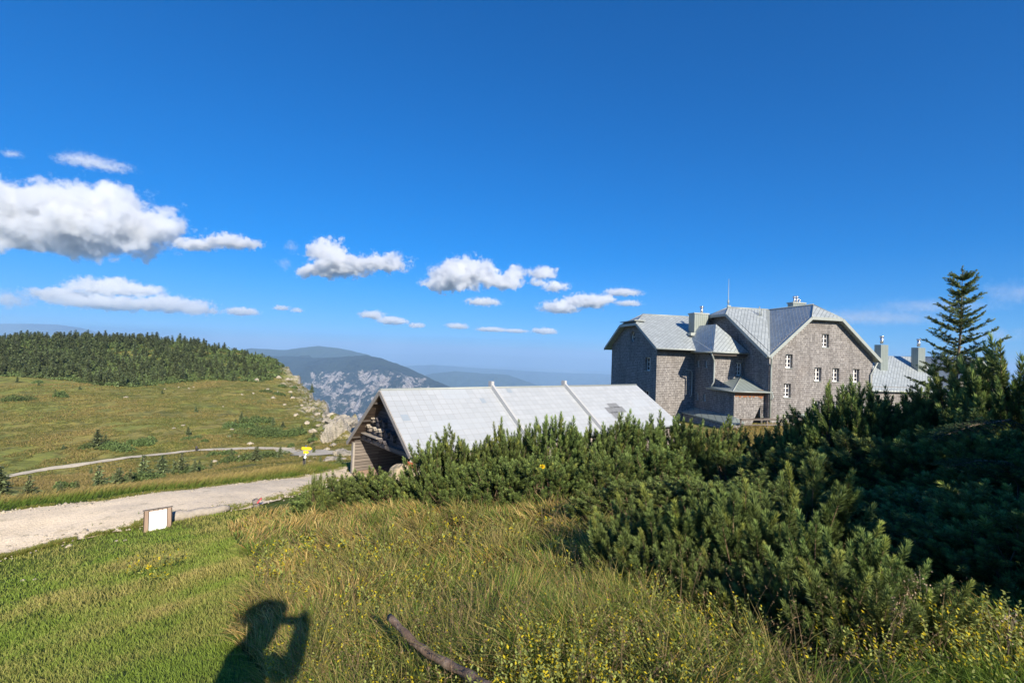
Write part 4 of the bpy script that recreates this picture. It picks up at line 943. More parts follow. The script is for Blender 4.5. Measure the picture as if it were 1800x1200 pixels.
# crooked branch in the foreground
cp = [(685, 1084, 3.30), (706, 1105, 3.18), (728, 1128, 3.05), (757, 1150, 2.95), (790, 1168, 2.83), (822, 1184, 2.72), (850, 1203, 2.60), (885, 1232, 2.45)]
m = MB(); cp = [(a, b, c * (.87 - .012 * i_)) for i_, (a, b, c) in enumerate(cp)]; base = P(*cp[0]); pts = []
for k in range(len(cp) - 1):
    a, b = Vector(P(*cp[k])), Vector(P(*cp[k + 1]))
    for j in range(4): pts.append(a.lerp(b, j / 4) - Vector(base) + Vector((random.uniform(-1, 1), 0, random.uniform(-1, 1))) * .0025)
pts.append(Vector(P(*cp[-1])) - Vector(base))
m.tube(pts, [.0185 + .004 * (k / len(pts)) + .0025 * math.sin(k * 1.3) for k in range(len(pts))], 14)
t = NT('bare_branch_bark'); pp_ = t.obj(); n1 = t.noise(pp_, 18, 6, .7, .5); n2 = t.noise(pp_, 70, 4, .7)
cc = t.ramp(n1.outputs[0], [(.3, (.10, .062, .042)), (.5, (.22, .148, .10)), (.68, (.36, .27, .20))])
M_bark = t.done(t.pr(cc, .8, 0, t.bump(t.math('ADD', n1.outputs[0], t.math('MULTIPLY', n2.outputs[0], .4)), .9, .01), .2))
br_ = m.build('branch', M_bark, None, tuple(base)); tag(br_, 'bare crooked brown branch lying in the foreground grass', 'branch')
# ------------------------------------------------------------------ foliage tools
def norm(v): return v / np.maximum(np.linalg.norm(v, axis=-1, keepdims=True), 1e-9)
def frames(d, spin=None):
    """orthonormal frames (n,3,3) whose third axis is d"""
    d = norm(d); n = len(d)
    a = np.where(np.abs(d[:, 2:3]) > .95, np.array([[1., 0, 0]]), np.array([[0, 0, 1.]]))
    x = norm(np.cross(a, d)); y = np.cross(d, x)
    if spin is not None:
        c, s = np.cos(spin)[:, None], np.sin(spin)[:, None]; x, y = x * c + y * s, y * c - x * s
    return np.stack([x, y, d], -1)
def stamp(tv, tf, tc, pos, dirs, scale, tint, r):
    """place template (tv, tf, tc) at every pos"""
    n, k = len(pos), len(tv)
    Fm = frames(dirs, r.uniform(0, 6.28, n))
    V = np.einsum('nij,nkj->nki', Fm, tv[None] * np.asarray(scale)[:, None, None] * np.ones((1, k, 1))) + pos[:, None]
    T = tf[None] + (np.arange(n) * k)[:, None, None]
    C = tc[None] * tint[:, None]
    return V.reshape(-1, 3), T.reshape(-1, 3), C.reshape(-1, 3)
def needle_shoot(n, L, nl, nw, r, col_base=(.072, .105, .028), col_tip=(.235, .315, .088), a0=1.05, a1=.50, bud=True, s0=.12):
    """candle of needles along +z"""
    q5 = max(1, n // 5); s = np.sort(r.uniform(s0, 1, n)); s[-q5:] = r.uniform(.93, 1.0, q5)
    phi = r.uniform(0, 6.283, n); ang = a0 + (a1 - a0) * s ** 1.5 + r.normal(0, .13, n); ang[-q5:] *= r.uniform(.1, 1.25, q5)
    d = np.stack([np.sin(ang) * np.cos(phi), np.sin(ang) * np.sin(phi), np.cos(ang)], -1)
    o = np.stack([np.cos(phi) * .004, np.sin(phi) * .004, s * L], -1)
    ln = nl * r.uniform(.8, 1.15, n)[:, None]
    side = norm(np.cross(d, r.normal(size=(n, 3)))) * nw / 2
    tip = o + d * ln + np.array([0, 0, .10]) * ln
    mid = o + d * ln * .55
    v = np.stack([o - side * .6, o + side * .6, mid + side, tip, mid - side], 1).reshape(-1, 3)
    i = np.arange(n)[:, None] * 5
    f = np.concatenate([i + [0, 1, 2], i + [0, 2, 4], i + [4, 2, 3]], 0)
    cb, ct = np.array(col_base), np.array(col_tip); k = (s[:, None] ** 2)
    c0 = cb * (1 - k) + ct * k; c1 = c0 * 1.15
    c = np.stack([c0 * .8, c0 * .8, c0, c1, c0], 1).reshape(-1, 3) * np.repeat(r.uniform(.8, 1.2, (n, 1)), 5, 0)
    return v, f, c
def merge(parts):
    V, T, C = [], [], []; o = 0
    for v, t, c in parts: V.append(v); T.append(t + o); C.append(c); o += len(v)
    return np.concatenate(V), np.concatenate(T), np.concatenate(C)
def tube_np(p0, p1, r0, r1, n=4):
    d = norm(p1 - p0); Fm = frames(d); a = np.linspace(0, 2 * np.pi, n, endpoint=False)
    ring = np.cos(a)[None, :, None] * Fm[:, None, :, 0] + np.sin(a)[None, :, None] * Fm[:, None, :, 1]
    A = p0[:, None] + ring * np.asarray(r0)[:, None, None]; B = p1[:, None] + ring * np.asarray(r1)[:, None, None]
    V = np.concatenate([A, B], 1).reshape(-1, 3); f = []
    for k in range(n): f += [[k, (k + 1) % n, n + (k + 1) % n], [k, n + (k + 1) % n, n + k]]
    T = np.array(f)[None] + (np.arange(len(p0)) * 2 * n)[:, None, None]
    return V, T.reshape(-1, 3)
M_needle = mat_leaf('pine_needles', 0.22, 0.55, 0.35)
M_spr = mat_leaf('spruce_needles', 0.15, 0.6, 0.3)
M_grass = mat_leaf('grass_blades', 0.42, 0.55, 0.25)
M_stem = mat_simple('pine_bark', (0.17, 0.115, 0.075), 0.9, 0.35, 30)
M_twig = mat_simple('pale_spruce_bark', (0.21, 0.165, 0.115), 0.9, 0.3, 30)
M_snag = mat_simple('bleached_trunk', (0.27, 0.245, 0.21), 0.9, 0.2, 10)

# ------------------------------------------------------------------ mountain pines
def pine_mesh(seed, rx, ry, h, lead, detail, shoot=.20, nl=.05, nw=.004, per=5, spiky=0.18):
    r = np.random.default_rng(seed)
    tpl = [needle_shoot(detail, 1.0, nl / shoot, nw / shoot, r) for _ in range(4)]
    area_n = lead
    # leaders spread over the dome, sides included
    u = r.uniform(0, 1, area_n * 3); th_ = r.uniform(0, 6.283, area_n * 3)
    el = np.arcsin(np.clip(r.uniform(-.02, 1, area_n * 3), -1, 1))
    d = np.stack([np.cos(th_) * np.cos(el), np.sin(th_) * np.cos(el), np.sin(el)], -1)
    lump = 1 + .30 * fbm(d[:, 0] * 2.1 + seed, d[:, 1] * 2.1 + d[:, 2] * 1.7, 3, seed)
    sup = np.stack([np.sign(d[:, 0]) * np.abs(d[:, 0]) ** .8, np.sign(d[:, 1]) * np.abs(d[:, 1]) ** .8, d[:, 2] ** .75 if False else np.abs(d[:, 2]) ** .75], -1)
    shell = np.concatenate([np.full(area_n * 2, 1.0), np.full(area_n * 3 // 5, .80), np.full(area_n - area_n * 3 // 5, .58)]); lump = 1 + (lump - 1) * 1.1
    pos = sup * np.array([rx, ry, h])[None] * (lump * shell)[:, None]
    pos[:, 2] -= .12; pos[:, 2] = np.maximum(pos[:, 2], .02)
    nrm = norm(d / np.array([rx, ry, h]))
    dr = norm(nrm * .55 + np.array([0, 0, 1.0]) * r.uniform(.55, 1.1, len(pos))[:, None] + r.normal(0, .16, pos.shape))
    P_, D_, S_, C_ = [], [], [], []
    SB, SE, SR = [], [], []
    tall = r.uniform(0, 1, len(pos)) < spiky
    for j in range(per + 3):
        if j == 0: off, dd, sc = 0.0, dr, shoot * r.uniform(.9, 1.35, len(pos))
        elif j <= 2:
            off = -shoot * (.85 * j); dd = norm(dr + r.normal(0, .08, dr.shape)); sc = shoot * r.uniform(.9, 1.1, len(pos))
        else:
            a = r.uniform(0, 6.283, len(pos)); Fm = frames(dr); rad = Fm[:, :, 0] * np.cos(a)[:, None] + Fm[:, :, 1] * np.sin(a)[:, None]
            dd = norm(dr * .9 + rad * .62 + np.array([0, 0, .3])); off = -shoot * r.uniform(.3, 2.3, len(pos)); sc = shoot * r.uniform(.65, .95, len(pos))
        p = pos + dr * (off if np.isscalar(off) else off[:, None]) + (dr * shoot * 1.1) * tall[:, None]
        if j > 2: p = p + rad * .02
        P_.append(p); D_.append(dd); S_.append(sc)
        tn = r.uniform(.75, 1.25, (len(pos), 1)) * np.array([[1, 1, 1.]]) * (1.0 if j <= 2 else .9)
        yel = (r.uniform(0, 1, (len(pos), 1)) < .10) * 1.0
        tn = tn * (1 + yel * np.array([[.45, .22, 0]])); C_.append(tn)
    P_, D_, S_, C_ = map(np.concatenate, (P_, D_, S_, C_))
    P_[:, 2] = np.maximum(P_[:, 2], 0)
    sel = r.integers(0, 4, len(P_)); parts = []
    for k in range(4):
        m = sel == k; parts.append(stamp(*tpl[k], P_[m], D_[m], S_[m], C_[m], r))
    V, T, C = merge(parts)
    # wood: a limb from the root to every few leaders, with a twig under each leader
    cen = np.stack([r.normal(0, rx * .2, len(pos)), r.normal(0, ry * .2, len(pos)), np.zeros(len(pos))], -1)
    midp = cen * .4 + pos * .6; midp[:, 2] = pos[:, 2] * .45
    w1 = tube_np(cen[::3], midp[::3], np.full(len(cen[::3]), .028), np.full(len(cen[::3]), .016)); end = pos - dr * shoot * 1.2
    w2 = tube_np(midp, end, np.full(len(pos), .012), np.full(len(pos), .007)); w3 = tube_np(end, pos + dr * shoot * (.5 + 1.1 * tall[:, None]), np.full(len(pos), .007), np.full(len(pos), .004))
    WV, WT, o = [], [], 0
    for v, t in (w1, w2, w3): WV.append(v); WT.append(t + o); o += len(v)
    return (V, T, C), (np.concatenate(WV), np.concatenate(WT))
def pine_proto(seed, *a, **k):
    (V, T, C), (WV, WT) = pine_mesh(seed, *a, **k)
    root = empty('mountain_pine', (0, 0, -200))
    mesh_np('foliage', V, T, M_needle, root, C); mesh_np('branches', WV, WT, M_stem, root)
    return root
# three levels of detail, all modelled to the same plan: (rx, ry, h)
NEAR = [pine_proto(101, .50, .45, .72, 17, 210, shoot=.17, nl=.058, nw=.0045, per=4, spiky=.45), pine_proto(102, .46, .48, .80, 17, 210, shoot=.18, nl=.060, nw=.0045, per=4, spiky=.45)]
MID = [pine_proto(111, 1.15, 1.0, 1.7, 62, 84, shoot=.18, nl=.078, nw=.0095), pine_proto(112, 1.25, 1.0, 1.75, 66, 84, shoot=.18, nl=.078, nw=.0095), pine_proto(113, 1.0, 1.1, 1.6, 60, 84, shoot=.18, nl=.078, nw=.0095, spiky=.25)]
used_p = set()
def place_pine(lib, k, x, y, ztop=None, s=1.0, label=None, group='mountain pines', rot=None, sink=.1, zs=1.0):
    src = lib[k % len(lib)]; key = id(src)
    if key in used_p: o = copy_tree(src)
    else: o = src; used_p.add(key)
    z = z1(x, y) - sink; o.location = (x, y, z)
    hh = {0: [.92, 1.02], 1: [1.7, 1.75, 1.6]}[0 if lib is NEAR else 1][k % len(lib)]
    sz = s * zs
    if ztop is not None: sz = max(.3, (ztop - z) / (hh * 1.10)) if lib is MID else max(.3, (ztop - z) / hh)
    if lib is NEAR: s = sz * s
    o.scale = (s, s, sz); o.rotation_euler = (0, 0, rot if rot is not None else random.uniform(0, 6.28))
    tag(o, label, 'mountain pine', group); return o
def pine_px(lib, k, px, pytop, dep, s, label, group, **kw):
    p = P(px, pytop, dep); return place_pine(lib, k, p[0], p[1], p[2], s, label, group, **kw)
G1 = 'sunlit mountain pines in front of the shed'
for k, (px_, py_, d_, s_, lb) in enumerate([
    (770, 778, 10.6, .72, 'leftmost bush of the tall pine row, with one spike above the shed eave'), (835, 760, 10.9, .78, 'second bush of the tall pine row from the left, below the first fire wall'), (905, 750, 11.2, .80, 'pine bush in the row under the pale fire wall of the shed'),
    (975, 740, 11.4, .85, 'pine bush in mid row before the shed roof'), (1045, 737, 11.6, .85, 'pine bush in the row below the grey patch on the shed roof'), (1115, 736, 11.8, .85, 'pine bush covering the right end of the shed eave'),
    (1180, 738, 12.0, .8, 'pine bush in front of the inn cellar roof'), (1240, 742, 12.2, .8, 'rightmost bush of the sunlit pine row, before the inn'),
    (800, 815, 10.0, .66, 'lower bush at the front foot of the pine row, left end'), (880, 812, 9.9, .75, 'lower bush at the front foot of the pine row, left of the yellow flower'), (975, 802, 9.9, .8, 'lower bush at the front of the row around the yellow flower'), (1070, 795, 10.0, .8, 'lower bush at the front of the row, right of the yellow flower'), (1160, 790, 10.4, .8, 'lower bush at the right front of the sunlit row')]):
    pine_px(MID, k, px_, py_, d_, s_, lb, G1)
G2 = 'low pines beside the track'
for k, (px_, py_, d_, s_, lb) in enumerate([(560, 862, 11.0, .62, 'leftmost low pine where the track meets the shed'), (612, 838, 10.9, .72, 'low pine below the corner post of the shed'), (662, 832, 10.9, .72, 'low pine in front of the tan boulders'), (706, 835, 10.6, .62, 'low pine right of the boulders, against the tall row')]):
    pine_px(MID, k + 1, px_, py_, d_, s_, lb, G2)
pine_px(MID, 0, 558, 838, 10.6, .2, 'small upright pine tip standing against the pale track', G2)
G3 = 'near pines at the right front'
for k, (px_, py_, d_, s_, lb) in enumerate([(1100, 925, 4.3, 1.0, 'near pine at the left end of the group, at the edge of the golden grass'), (1128, 880, 4.9, 1.0, 'near pine with a bright shoot, second from the left'), (1195, 862, 4.6, 1.0, 'near pine with forked bright shoots left of the dark gap'), (1165, 950, 3.9, 1.1, 'low near pine in front of the forked one'),
    (1245, 915, 4.1, 1.0, 'near pine just right of the forked one'), (1285, 872, 4.4, .9, 'near pine left of the three candles'), (1335, 868, 4.0, .9, 'near pine with three tall side by side candles'), (1290, 985, 3.5, 1.1, 'lowest near pine below the three candles, among the grass'), (1412, 812, 4.5, .8, 'near pine with the tallest single candle'), (1395, 935, 3.7, 1.0, 'near pine under the tallest candle'),
    (1480, 925, 3.4, .95, 'big near pine with the broad bright crown, right of the tallest candle'), (1540, 962, 3.2, .9, 'near pine at the right shoulder of the broad bright crown'), (1440, 990, 3.0, 1.1, 'low near pine at the left foot of the broad bright crown'), (1590, 990, 3.0, 1.0, 'rightmost near pine beside the seeding grass stalks'), (1510, 1000, 2.8, 1.0, 'nearest low pine right below the broad bright crown'), (1215, 985, 3.6, 1.1, 'low near pine below the forked one, at the edge of the grass'), (1370, 1010, 3.2, 1.0, 'low near pine between the candles and the clover')]):
    pine_px(NEAR, k, px_, py_, d_, s_, lb, G3)
for k, (px_, py_, d_, s_, lb) in enumerate([(1130, 850, 6.9, .8, 'shaded pine behind the left end of the near group'), (1230, 842, 6.9, .85, 'shaded pine behind the forked bright shoots'), (1330, 845, 6.2, .9, 'shaded pine behind the three candles')]):
    pine_px(MID, k, px_, py_, d_, s_, lb, G3)
G4 = 'dark shaded mountain pines on the right'
for k, (px_, py_, d_, s_, lb) in enumerate([(1330, 762, 14.5, .8, 'dark pine at the left end of the shaded thicket, before the yellow grass'), (1400, 745, 13.2, .9, 'dark pine below the inn entrance canopy'), (1462, 712, 12.0, .9, 'dark pine hiding the right ground floor windows'), (1492, 682, 11.2, .85, 'dark pine with the highest tip before the inn wall'),
    (1556, 690, 11.3, .95, 'dark pine before the gap between inn and annex'), (1612, 688, 11.0, .95, 'dark pine just left of the lone spruce'), (1690, 690, 10.5, 1.0, 'dark pine at the foot of the lone spruce'), (1745, 645, 9.6, 1.0, 'dark pine right of the lone spruce'), (1800, 612, 8.6, 1.0, 'tallest dark pine at the right edge of the view'),
    (1400, 800, 9.2, 1.0, 'dark pine deep in the shade behind the tallest candle'), (1490, 780, 8.6, 1.05, 'dark pine in the middle of the shaded thicket'), (1580, 770, 8.0, 1.1, 'dark pine in the thicket below the annex chimneys'), (1670, 765, 7.6, 1.1, 'dark pine in the thicket straight below the lone spruce'), (1760, 745, 7.0, 1.1, 'dark pine crowding the right edge at mid height'),
    (1500, 880, 6.0, .85, 'dark pine in deep shade behind the broad bright crown'), (1590, 880, 5.5, .85, 'dark pine in deep shade right of the broad bright crown'), (1680, 870, 5.1, .9, 'dark pine in deep shade behind the seeding stalks'), (1770, 880, 4.7, .85, 'dark pine in deep shade at the lower right edge'), (1290, 800, 11.0, .8, 'dark pine joining the sunlit row to the shaded thicket'), (1840, 800, 6.2, 1.1, 'dark pine cut by the right edge of the view'), (1700, 945, 4.1, .6, 'low dark pine in the lower right, above the quaking grass'), (1775, 915, 3.9, .68, 'dark pine near the lower right corner'), (1860, 860, 3.9, .75, 'dark pine cut by the right edge near the lower corner'), (1640, 960, 4.6, .55, 'low dark pine directly behind the seeding stalks')]):
    pine_px(MID, k, px_, py_, d_, s_, lb, G4)
# trees standing to the right, outside the picture: they throw the shade
for x_, y_, s_, lb in ((5.6, 1.2, 1.25, 'big pine beside the photographer on the right'), (6.6, 3.0, 1.4, 'big pine just outside the right edge of the view'), (8.2, 4.9, 1.4, 'big pine outside the view, farther along the thicket')):
    place_pine(MID, 1, x_, y_, None, s_, lb, 'mountain pines right of the view')
G5 = 'tall spruces right of the view'

# ------------------------------------------------------------------ spruces
def twig_tpl(n, L, nl, nw, r, cb, ct): return needle_shoot(n, L, nl, nw, r, cb, ct, a0=1.0, a1=.55, s0=.02)
def spruce(seed, H, R, whorls, tw_n, droop=0.1, lean=(0, 0), top_sparse=True, trunk_r=.055, nw=.006, name='spruce', trunk_mat=None, cols=((.045, .070, .022), (.09, .12, .04)), dense=1.0):
    r = np.random.default_rng(seed)
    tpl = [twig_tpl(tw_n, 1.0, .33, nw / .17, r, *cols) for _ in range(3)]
    axis = lambda z: np.array([lean[0] * z / H + .02 * math.sin(z * 2.1), lean[1] * z / H, z])
    P_, D_, S_, B0, B1, BR0, BR1 = [], [], [], [], [], [], []
    z = H * .06
    zs = []
    while z < H * .955:
        zs.append(z); z += (H / whorls) * (1.0 + .35 * r.uniform(-1, 1)) * (1.1 if z > H * .7 else 1)
    for z in zs:
        f = 1 - z / H
        Lb = R * (f ** .85) * r.uniform(.72, 1.15) + .06
        nb = int((4 + 4 * f) * dense) if not (top_sparse and f < .25) else 4
        a0 = r.uniform(0, 6.28)
        for b in range(nb):
            a = a0 + 6.283 * b / nb + r.normal(0, .22); L = Lb * r.uniform(.62, 1.2)
            up = .62 - .75 * (1 - (z / H)) + r.normal(0, .08) if top_sparse else .15 - droop + r.normal(0, .1)
            o = axis(z + r.uniform(-.05, .05)); dirh = np.array([math.cos(a), math.sin(a), 0])
            nseg = max(3, int(L / .14)); pts = []
            for k in range(nseg + 1):
                s = k / nseg; pts.append(o + dirh * L * s + np.array([0, 0, L * (up * s + .22 * s * s - droop * s)]))
            pts = np.array(pts); B0 += list(pts[:-1]); B1 += list(pts[1:]); rr0 = .016 * (L / R + .3) * (1 - np.arange(nseg) / (nseg + 1)); BR0 += list(rr0); BR1 += list(rr0 * .85)
            sidev = np.array([-dirh[1], dirh[0], 0])
            for k in range(1, nseg + 1):
                s = k / nseg; dseg = norm((pts[k] - pts[k - 1])[None])[0]
                P_.append(pts[k - 1]); D_.append(dseg); S_.append(.17)
                for sg in (-1, 1):
                    if s < .18 and f > .3: continue
                    tl = (.30 * L * (1 - s) + .13) * r.uniform(.7, 1.15); dd = norm((dseg * .75 + sidev * sg * .8 + np.array([0, 0, r.normal(.05, .12)]))[None])[0]
                    nt_ = max(1, int(tl / .15))
                    for q in range(nt_):
                        P_.append(pts[k] + dd * q * .15); D_.append(dd + r.normal(0, .06, 3)); S_.append(.17)
                    if nt_ > 0: B0.append(pts[k]); B1.append(pts[k] + dd * tl); BR0.append(.005); BR1.append(.003)
    # leader
    top = axis(H)
    P_.append(axis(H * .97)); D_.append(np.array([.05, 0, 1.])); S_.append(.2)
    P_, D_, S_ = np.array(P_), np.array(D_), np.array(S_)
    sel = r.integers(0, 3, len(P_)); tn = r.uniform(.75, 1.3, (len(P_), 1)) * np.array([[1, 1, 1.]])
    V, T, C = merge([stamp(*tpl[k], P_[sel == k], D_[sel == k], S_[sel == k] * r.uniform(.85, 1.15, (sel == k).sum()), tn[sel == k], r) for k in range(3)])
    WV, WT = tube_np(np.array(B0), np.array(B1), np.array(BR0), np.array(BR1))
    tz = np.linspace(-.3, H, 14); tp = np.array([axis(q) for q in tz]); tr = np.maximum(trunk_r * (1 - np.maximum(tz, 0) / H) ** .8, .008)
    m = MB(); m.tube(tp, list(tr), 8)
    root = empty(name, (0, 0, -300))
    mesh_np('crown', V, T, M_spr, root, C); mesh_np('branches', WV, WT, trunk_mat or M_twig, root); m.build('trunk', trunk_mat or M_twig, root)
    return root
lone = spruce(5, 5.3, 1.32, 21, 60, droop=.03, lean=(.25, 0), nw=.011, trunk_r=.06, cols=((.095, .130, .036), (.22, .26, .08)))
pb = P(1693, 700, 12.8); lone.location = (pb[0] - .28, pb[1], 2.68 - 5.3); tag(lone, 'lone sparse young spruce rising above the dark pines', 'spruce')
# long outstretched fir branches in the thicket on the right
def spray(label, a, b, n, wdt, seed):
    r = np.random.default_rng(seed); a = np.array(a); b = np.array(b); d = b - a; L = np.linalg.norm(d); d /= L
    sd = norm(np.cross(d, [0, 0, 1])[None])[0]; tpl = twig_tpl(46, 1.0, .22, .05, r, (.03, .06, .02), (.07, .11, .04)); P_, D_, S_, B0, B1 = [], [], [], [], []
    for k in range(n):
        s = k / n; p = a + d * L * s + np.array([0, 0, .05 * math.sin(s * 3)]); P_.append(p); D_.append(d); S_.append(.14)
        for sg in (-1, 1):
            tl = wdt * (1 - s) + .1; q = 0; dd = norm((d * .8 + sd * sg + np.array([0, 0, -.05]))[None])[0]
            B0.append(p); B1.append(p + dd * tl)
            while q < tl: P_.append(p + dd * q); D_.append(dd + r.normal(0, .05, 3)); S_.append(.12); q += .09
    P_, D_, S_ = np.array(P_), np.array(D_), np.array(S_)
    V, T, C = stamp(*tpl, P_ - a, D_, S_, r.uniform(.8, 1.25, (len(P_), 1)) * np.ones((1, 3)), r)
    root = empty('fir_branch', tuple(a)); mesh_np('needles', V, T, M_spr, root, C)
    m = MB(); m.tube([(0, 0, 0), tuple((b - a) * .5 + np.array([0, 0, .05])), tuple(b - a)], [.014, .009, .004], 6); m.build('stem', M_twig, root)
    WV, WT = tube_np(np.array(B0) - a, np.array(B1) - a, np.full(len(B0), .004), np.full(len(B0), .002)); mesh_np('twigs', WV, WT, M_twig, root)
    tag(root, label, 'branch'); return root
spray('fir branch reaching left out of the dark thicket below the spruce', P(1775, 738, 6.3), P(1640, 772, 5.9), 12, .22, 3)
spray('lower small fir branch with a pale bare stem in the dark thicket', P(1770, 812, 5.8), P(1662, 822, 5.5), 9, .10, 4)
# shade trees outside the frame on the right
SH = [spruce(31, 7.0, 2.0, 18, 12, droop=.15, top_sparse=False, nw=.02, trunk_r=.12, dense=1.3)]
first = True
for k, (x_, y_, s_, lb) in enumerate([(11.0, 5.2, .92, 'tall spruce nearest the right edge of the view'), (8.2, 2.6, .80, 'tall spruce beside the photographer on the right'), (13.6, 8.0, .85, 'tall spruce far to the right of the lone spruce'), (14.6, 4.6, 1.0, 'big spruce right behind the dark pine thicket'), (10.8, 1.0, .9, 'big spruce behind the photographer to the right'), (17, 8.4, 1.0, 'last spruce of the row to the right')]):
    o = SH[0] if first else copy_tree(SH[0]); first = False
    o.location = (x_, y_, z1(x_, y_) - .1); o.scale = (s_, s_, s_); o.rotation_euler = (0, 0, k * 1.7); tag(o, lb, 'spruce', G5)

# ------------------------------------------------------------------ hillside spruces (small in the picture)
def small_spruce(seed, H=4.0, R=1.0, layers=13, flag=0.0, dead=0.0):
    r = np.random.default_rng(seed); V, T, C, o = [], [], [], 0
    for l in range(layers):
        z = H * (.05 + .93 * l / layers); f = (1 - z / H) ** .75; nb = 9 if f > .4 else 6
        for b in range(nb):
            if r.uniform() < dead * .6: continue
            a = r.uniform(0, 6.283); L = R * f * r.uniform(.55, 1.15) + .08
            k = 1 + flag * math.cos(a); L *= max(.12, k)
            for q in range(4):
                s0 = q * .25; p = np.array([math.cos(a) * L * s0, math.sin(a) * L * s0, z - .12 * L * s0 + .1 * L * s0 * s0]); wd_ = .34 * (1.15 - s0) * (.5 + f) + .09
                d1 = np.array([math.cos(a + r.normal(0, .5)), math.sin(a + r.normal(0, .5)), r.normal(-.12, .25)]); sd = np.array([-d1[1], d1[0], r.normal(0, .4)])
                ln = .55 * (L * .6 + .3)
                V += [p - sd * wd_ * .5, p + sd * wd_ * .5, p + d1 * ln]; T.append([o, o + 1, o + 2]); o += 3
                c = np.array([.125, .155, .068]) * r.uniform(.6, 1.5) * (1 + .35 * (s0 > .5)); C += [c, c, c * 1.25]
    V, T, C = np.array(V), np.array(T), np.array(C)
    return V, T, C
M_hill = mat_leaf('hill_spruce_needles', 0.12, 0.7, 0.15)
SPV = [small_spruce(s, 4.0, 1.05 + .15 * (s % 3), 19, fl, dd) for s, fl, dd in ((1, 0, 0), (2, .2, .2), (3, .5, .4), (4, .85, .15), (5, .0, .1))]
def trunk_v(H=4.0, r=.09): m = MB(); m.tube([(0, 0, -.4), (.03, 0, H * .5), (0, 0, H * .97)], [r, r * .7, .02], 5); return m
PR = []
for i, (V, T, C) in enumerate(SPV):
    root = empty('spruce', (0, 0, -400)); mesh_np('crown', V, T, M_hill, root, C); trunk_v(4.0, .10 if i != 3 else .13).build('trunk', M_snag, root); PR.append(root)
PM = []
for i, (V, T, C) in enumerate(SPV):          # one-piece versions for the far forest
    tv, tt = tube_np(np.array([[0, 0, -.4]]), np.array([[0, 0, 3.9]]), np.array([.12]), np.array([.02]), 5)
    PM.append((np.concatenate([V, tv]), np.concatenate([T, tt + len(V)]), np.concatenate([C, np.tile([[.22, .20, .17]], (len(tv), 1))])))
PO = [mesh_np('spruce', V, T, M_hill, None, C, loc=(0, 0, -400)) for V, T, C in PM]
# single trees that can be told apart: (px, py base, height px, variant, label)
singles = [(30, 672, 12, 0, 'small spruce just below the forest edge at far left'), (68, 678, 9, 0, 'tiny spruce below the forest edge, second from the left'), (140, 685, 8, 4, 'tiny lone spruce in the upper meadow, left part'), (97, 688, 6, 0, 'speck of a spruce in the upper left meadow'), (285, 692, 9, 0, 'small lone spruce in the middle of the upper meadow'), (344, 725, 13, 0, 'small dark spruce in the right part of the meadow'),
    (330, 766, 18, 0, 'slim spruce above the footpath, left of the pine patches'), (111, 790, 11, 4, 'small bushy spruce alone above the footpath on the left'), (170, 786, 34, 4, 'tall dark spruce with a bush beside it in the lower meadow'), (185, 782, 20, 1, 'leaning spruce right beside the tall dark one in the lower meadow'),
    (424, 742, 20, 0, 'pointed spruce on the left pine patch of the meadow'), (414, 747, 14, 2, 'bleached spruce left of the pointed one on the meadow patch'), (452, 755, 13, 0, 'spruce between the two meadow pine patches'), (480, 748, 16, 0, 'spruce in the middle of the large meadow pine patch'), (497, 752, 14, 4, 'spruce on the right side of the large meadow pine patch'), (530, 760, 15, 0, 'spruce at the right end of the large meadow pine patch'), (524, 760, 12, 2, 'bleached spruce left of the last one on the meadow patch'), (551, 772, 14, 4, 'small spruce alone between meadow patch and signpost'),
    (50, 876, 42, 3, 'wind-shaped spruce below the track at the left, beside the footpath end'), (172, 858, 44, 3, 'tall wind-shaped spruce in the left part of the tree row below the track'), (250, 846, 50, 3, 'tallest wind-shaped spruce in the middle of the tree row'), (208, 852, 34, 4, 'dense spruce left of the tallest wind-shaped one'), (228, 850, 28, 2, 'thin bleached spruce left of the tallest wind-shaped one'), (284, 832, 36, 4, 'dark spruce just right of the tallest wind-shaped one'), (305, 834, 30, 2, 'spruce with a bare pale trunk in the tree row'), (318, 833, 41, 3, 'wind-shaped spruce with a pale trunk, right of the bare one'), (342, 832, 26, 1, 'thin spruce near the right end of the tree row'), (350, 826, 20, 0, 'small pointed spruce at the right end of the tree row'),
    (371, 828, 22, 2, 'nearly bare spruce above the scree patch'), (-4, 886, 58, 4, 'dark spruce cut by the left edge of the view'), (105, 866, 22, 4, 'round dark spruce between the first and second wind-shaped ones'), (135, 863, 22, 1, 'thin spruce right of the round dark one'), (406, 812, 26, 0, 'spruce beside the pine patch right of the tree row'), (450, 812, 30, 4, 'broad spruce on the pine patch before the signpost'), (492, 806, 24, 0, 'spruce at the right of the pine patch near the signpost'),
    (563, 818, 20, 1, 'small scrubby spruce right of the signpost'), (597, 815, 22, 4, 'scrubby spruce at the foot of the shed corner'), (512, 698, 8, 4, 'tiny spruce on the cliff edge'), (548, 690, 16, 0, 'spruce clinging below the cliff tooth'), (556, 700, 14, 0, 'second spruce clinging below the cliff tooth'), (393, 606, 12, 0, 'spruce standing out on the crest by the pale rocks'), (410, 609, 9, 4, 'small spruce on the crest right of the pale rocks'), (459, 620, 7, 0, 'pair-topped small spruce low on the crest'), (175, 581, 16, 0, 'tallest spruce on the crest skyline')]
usedS = set()
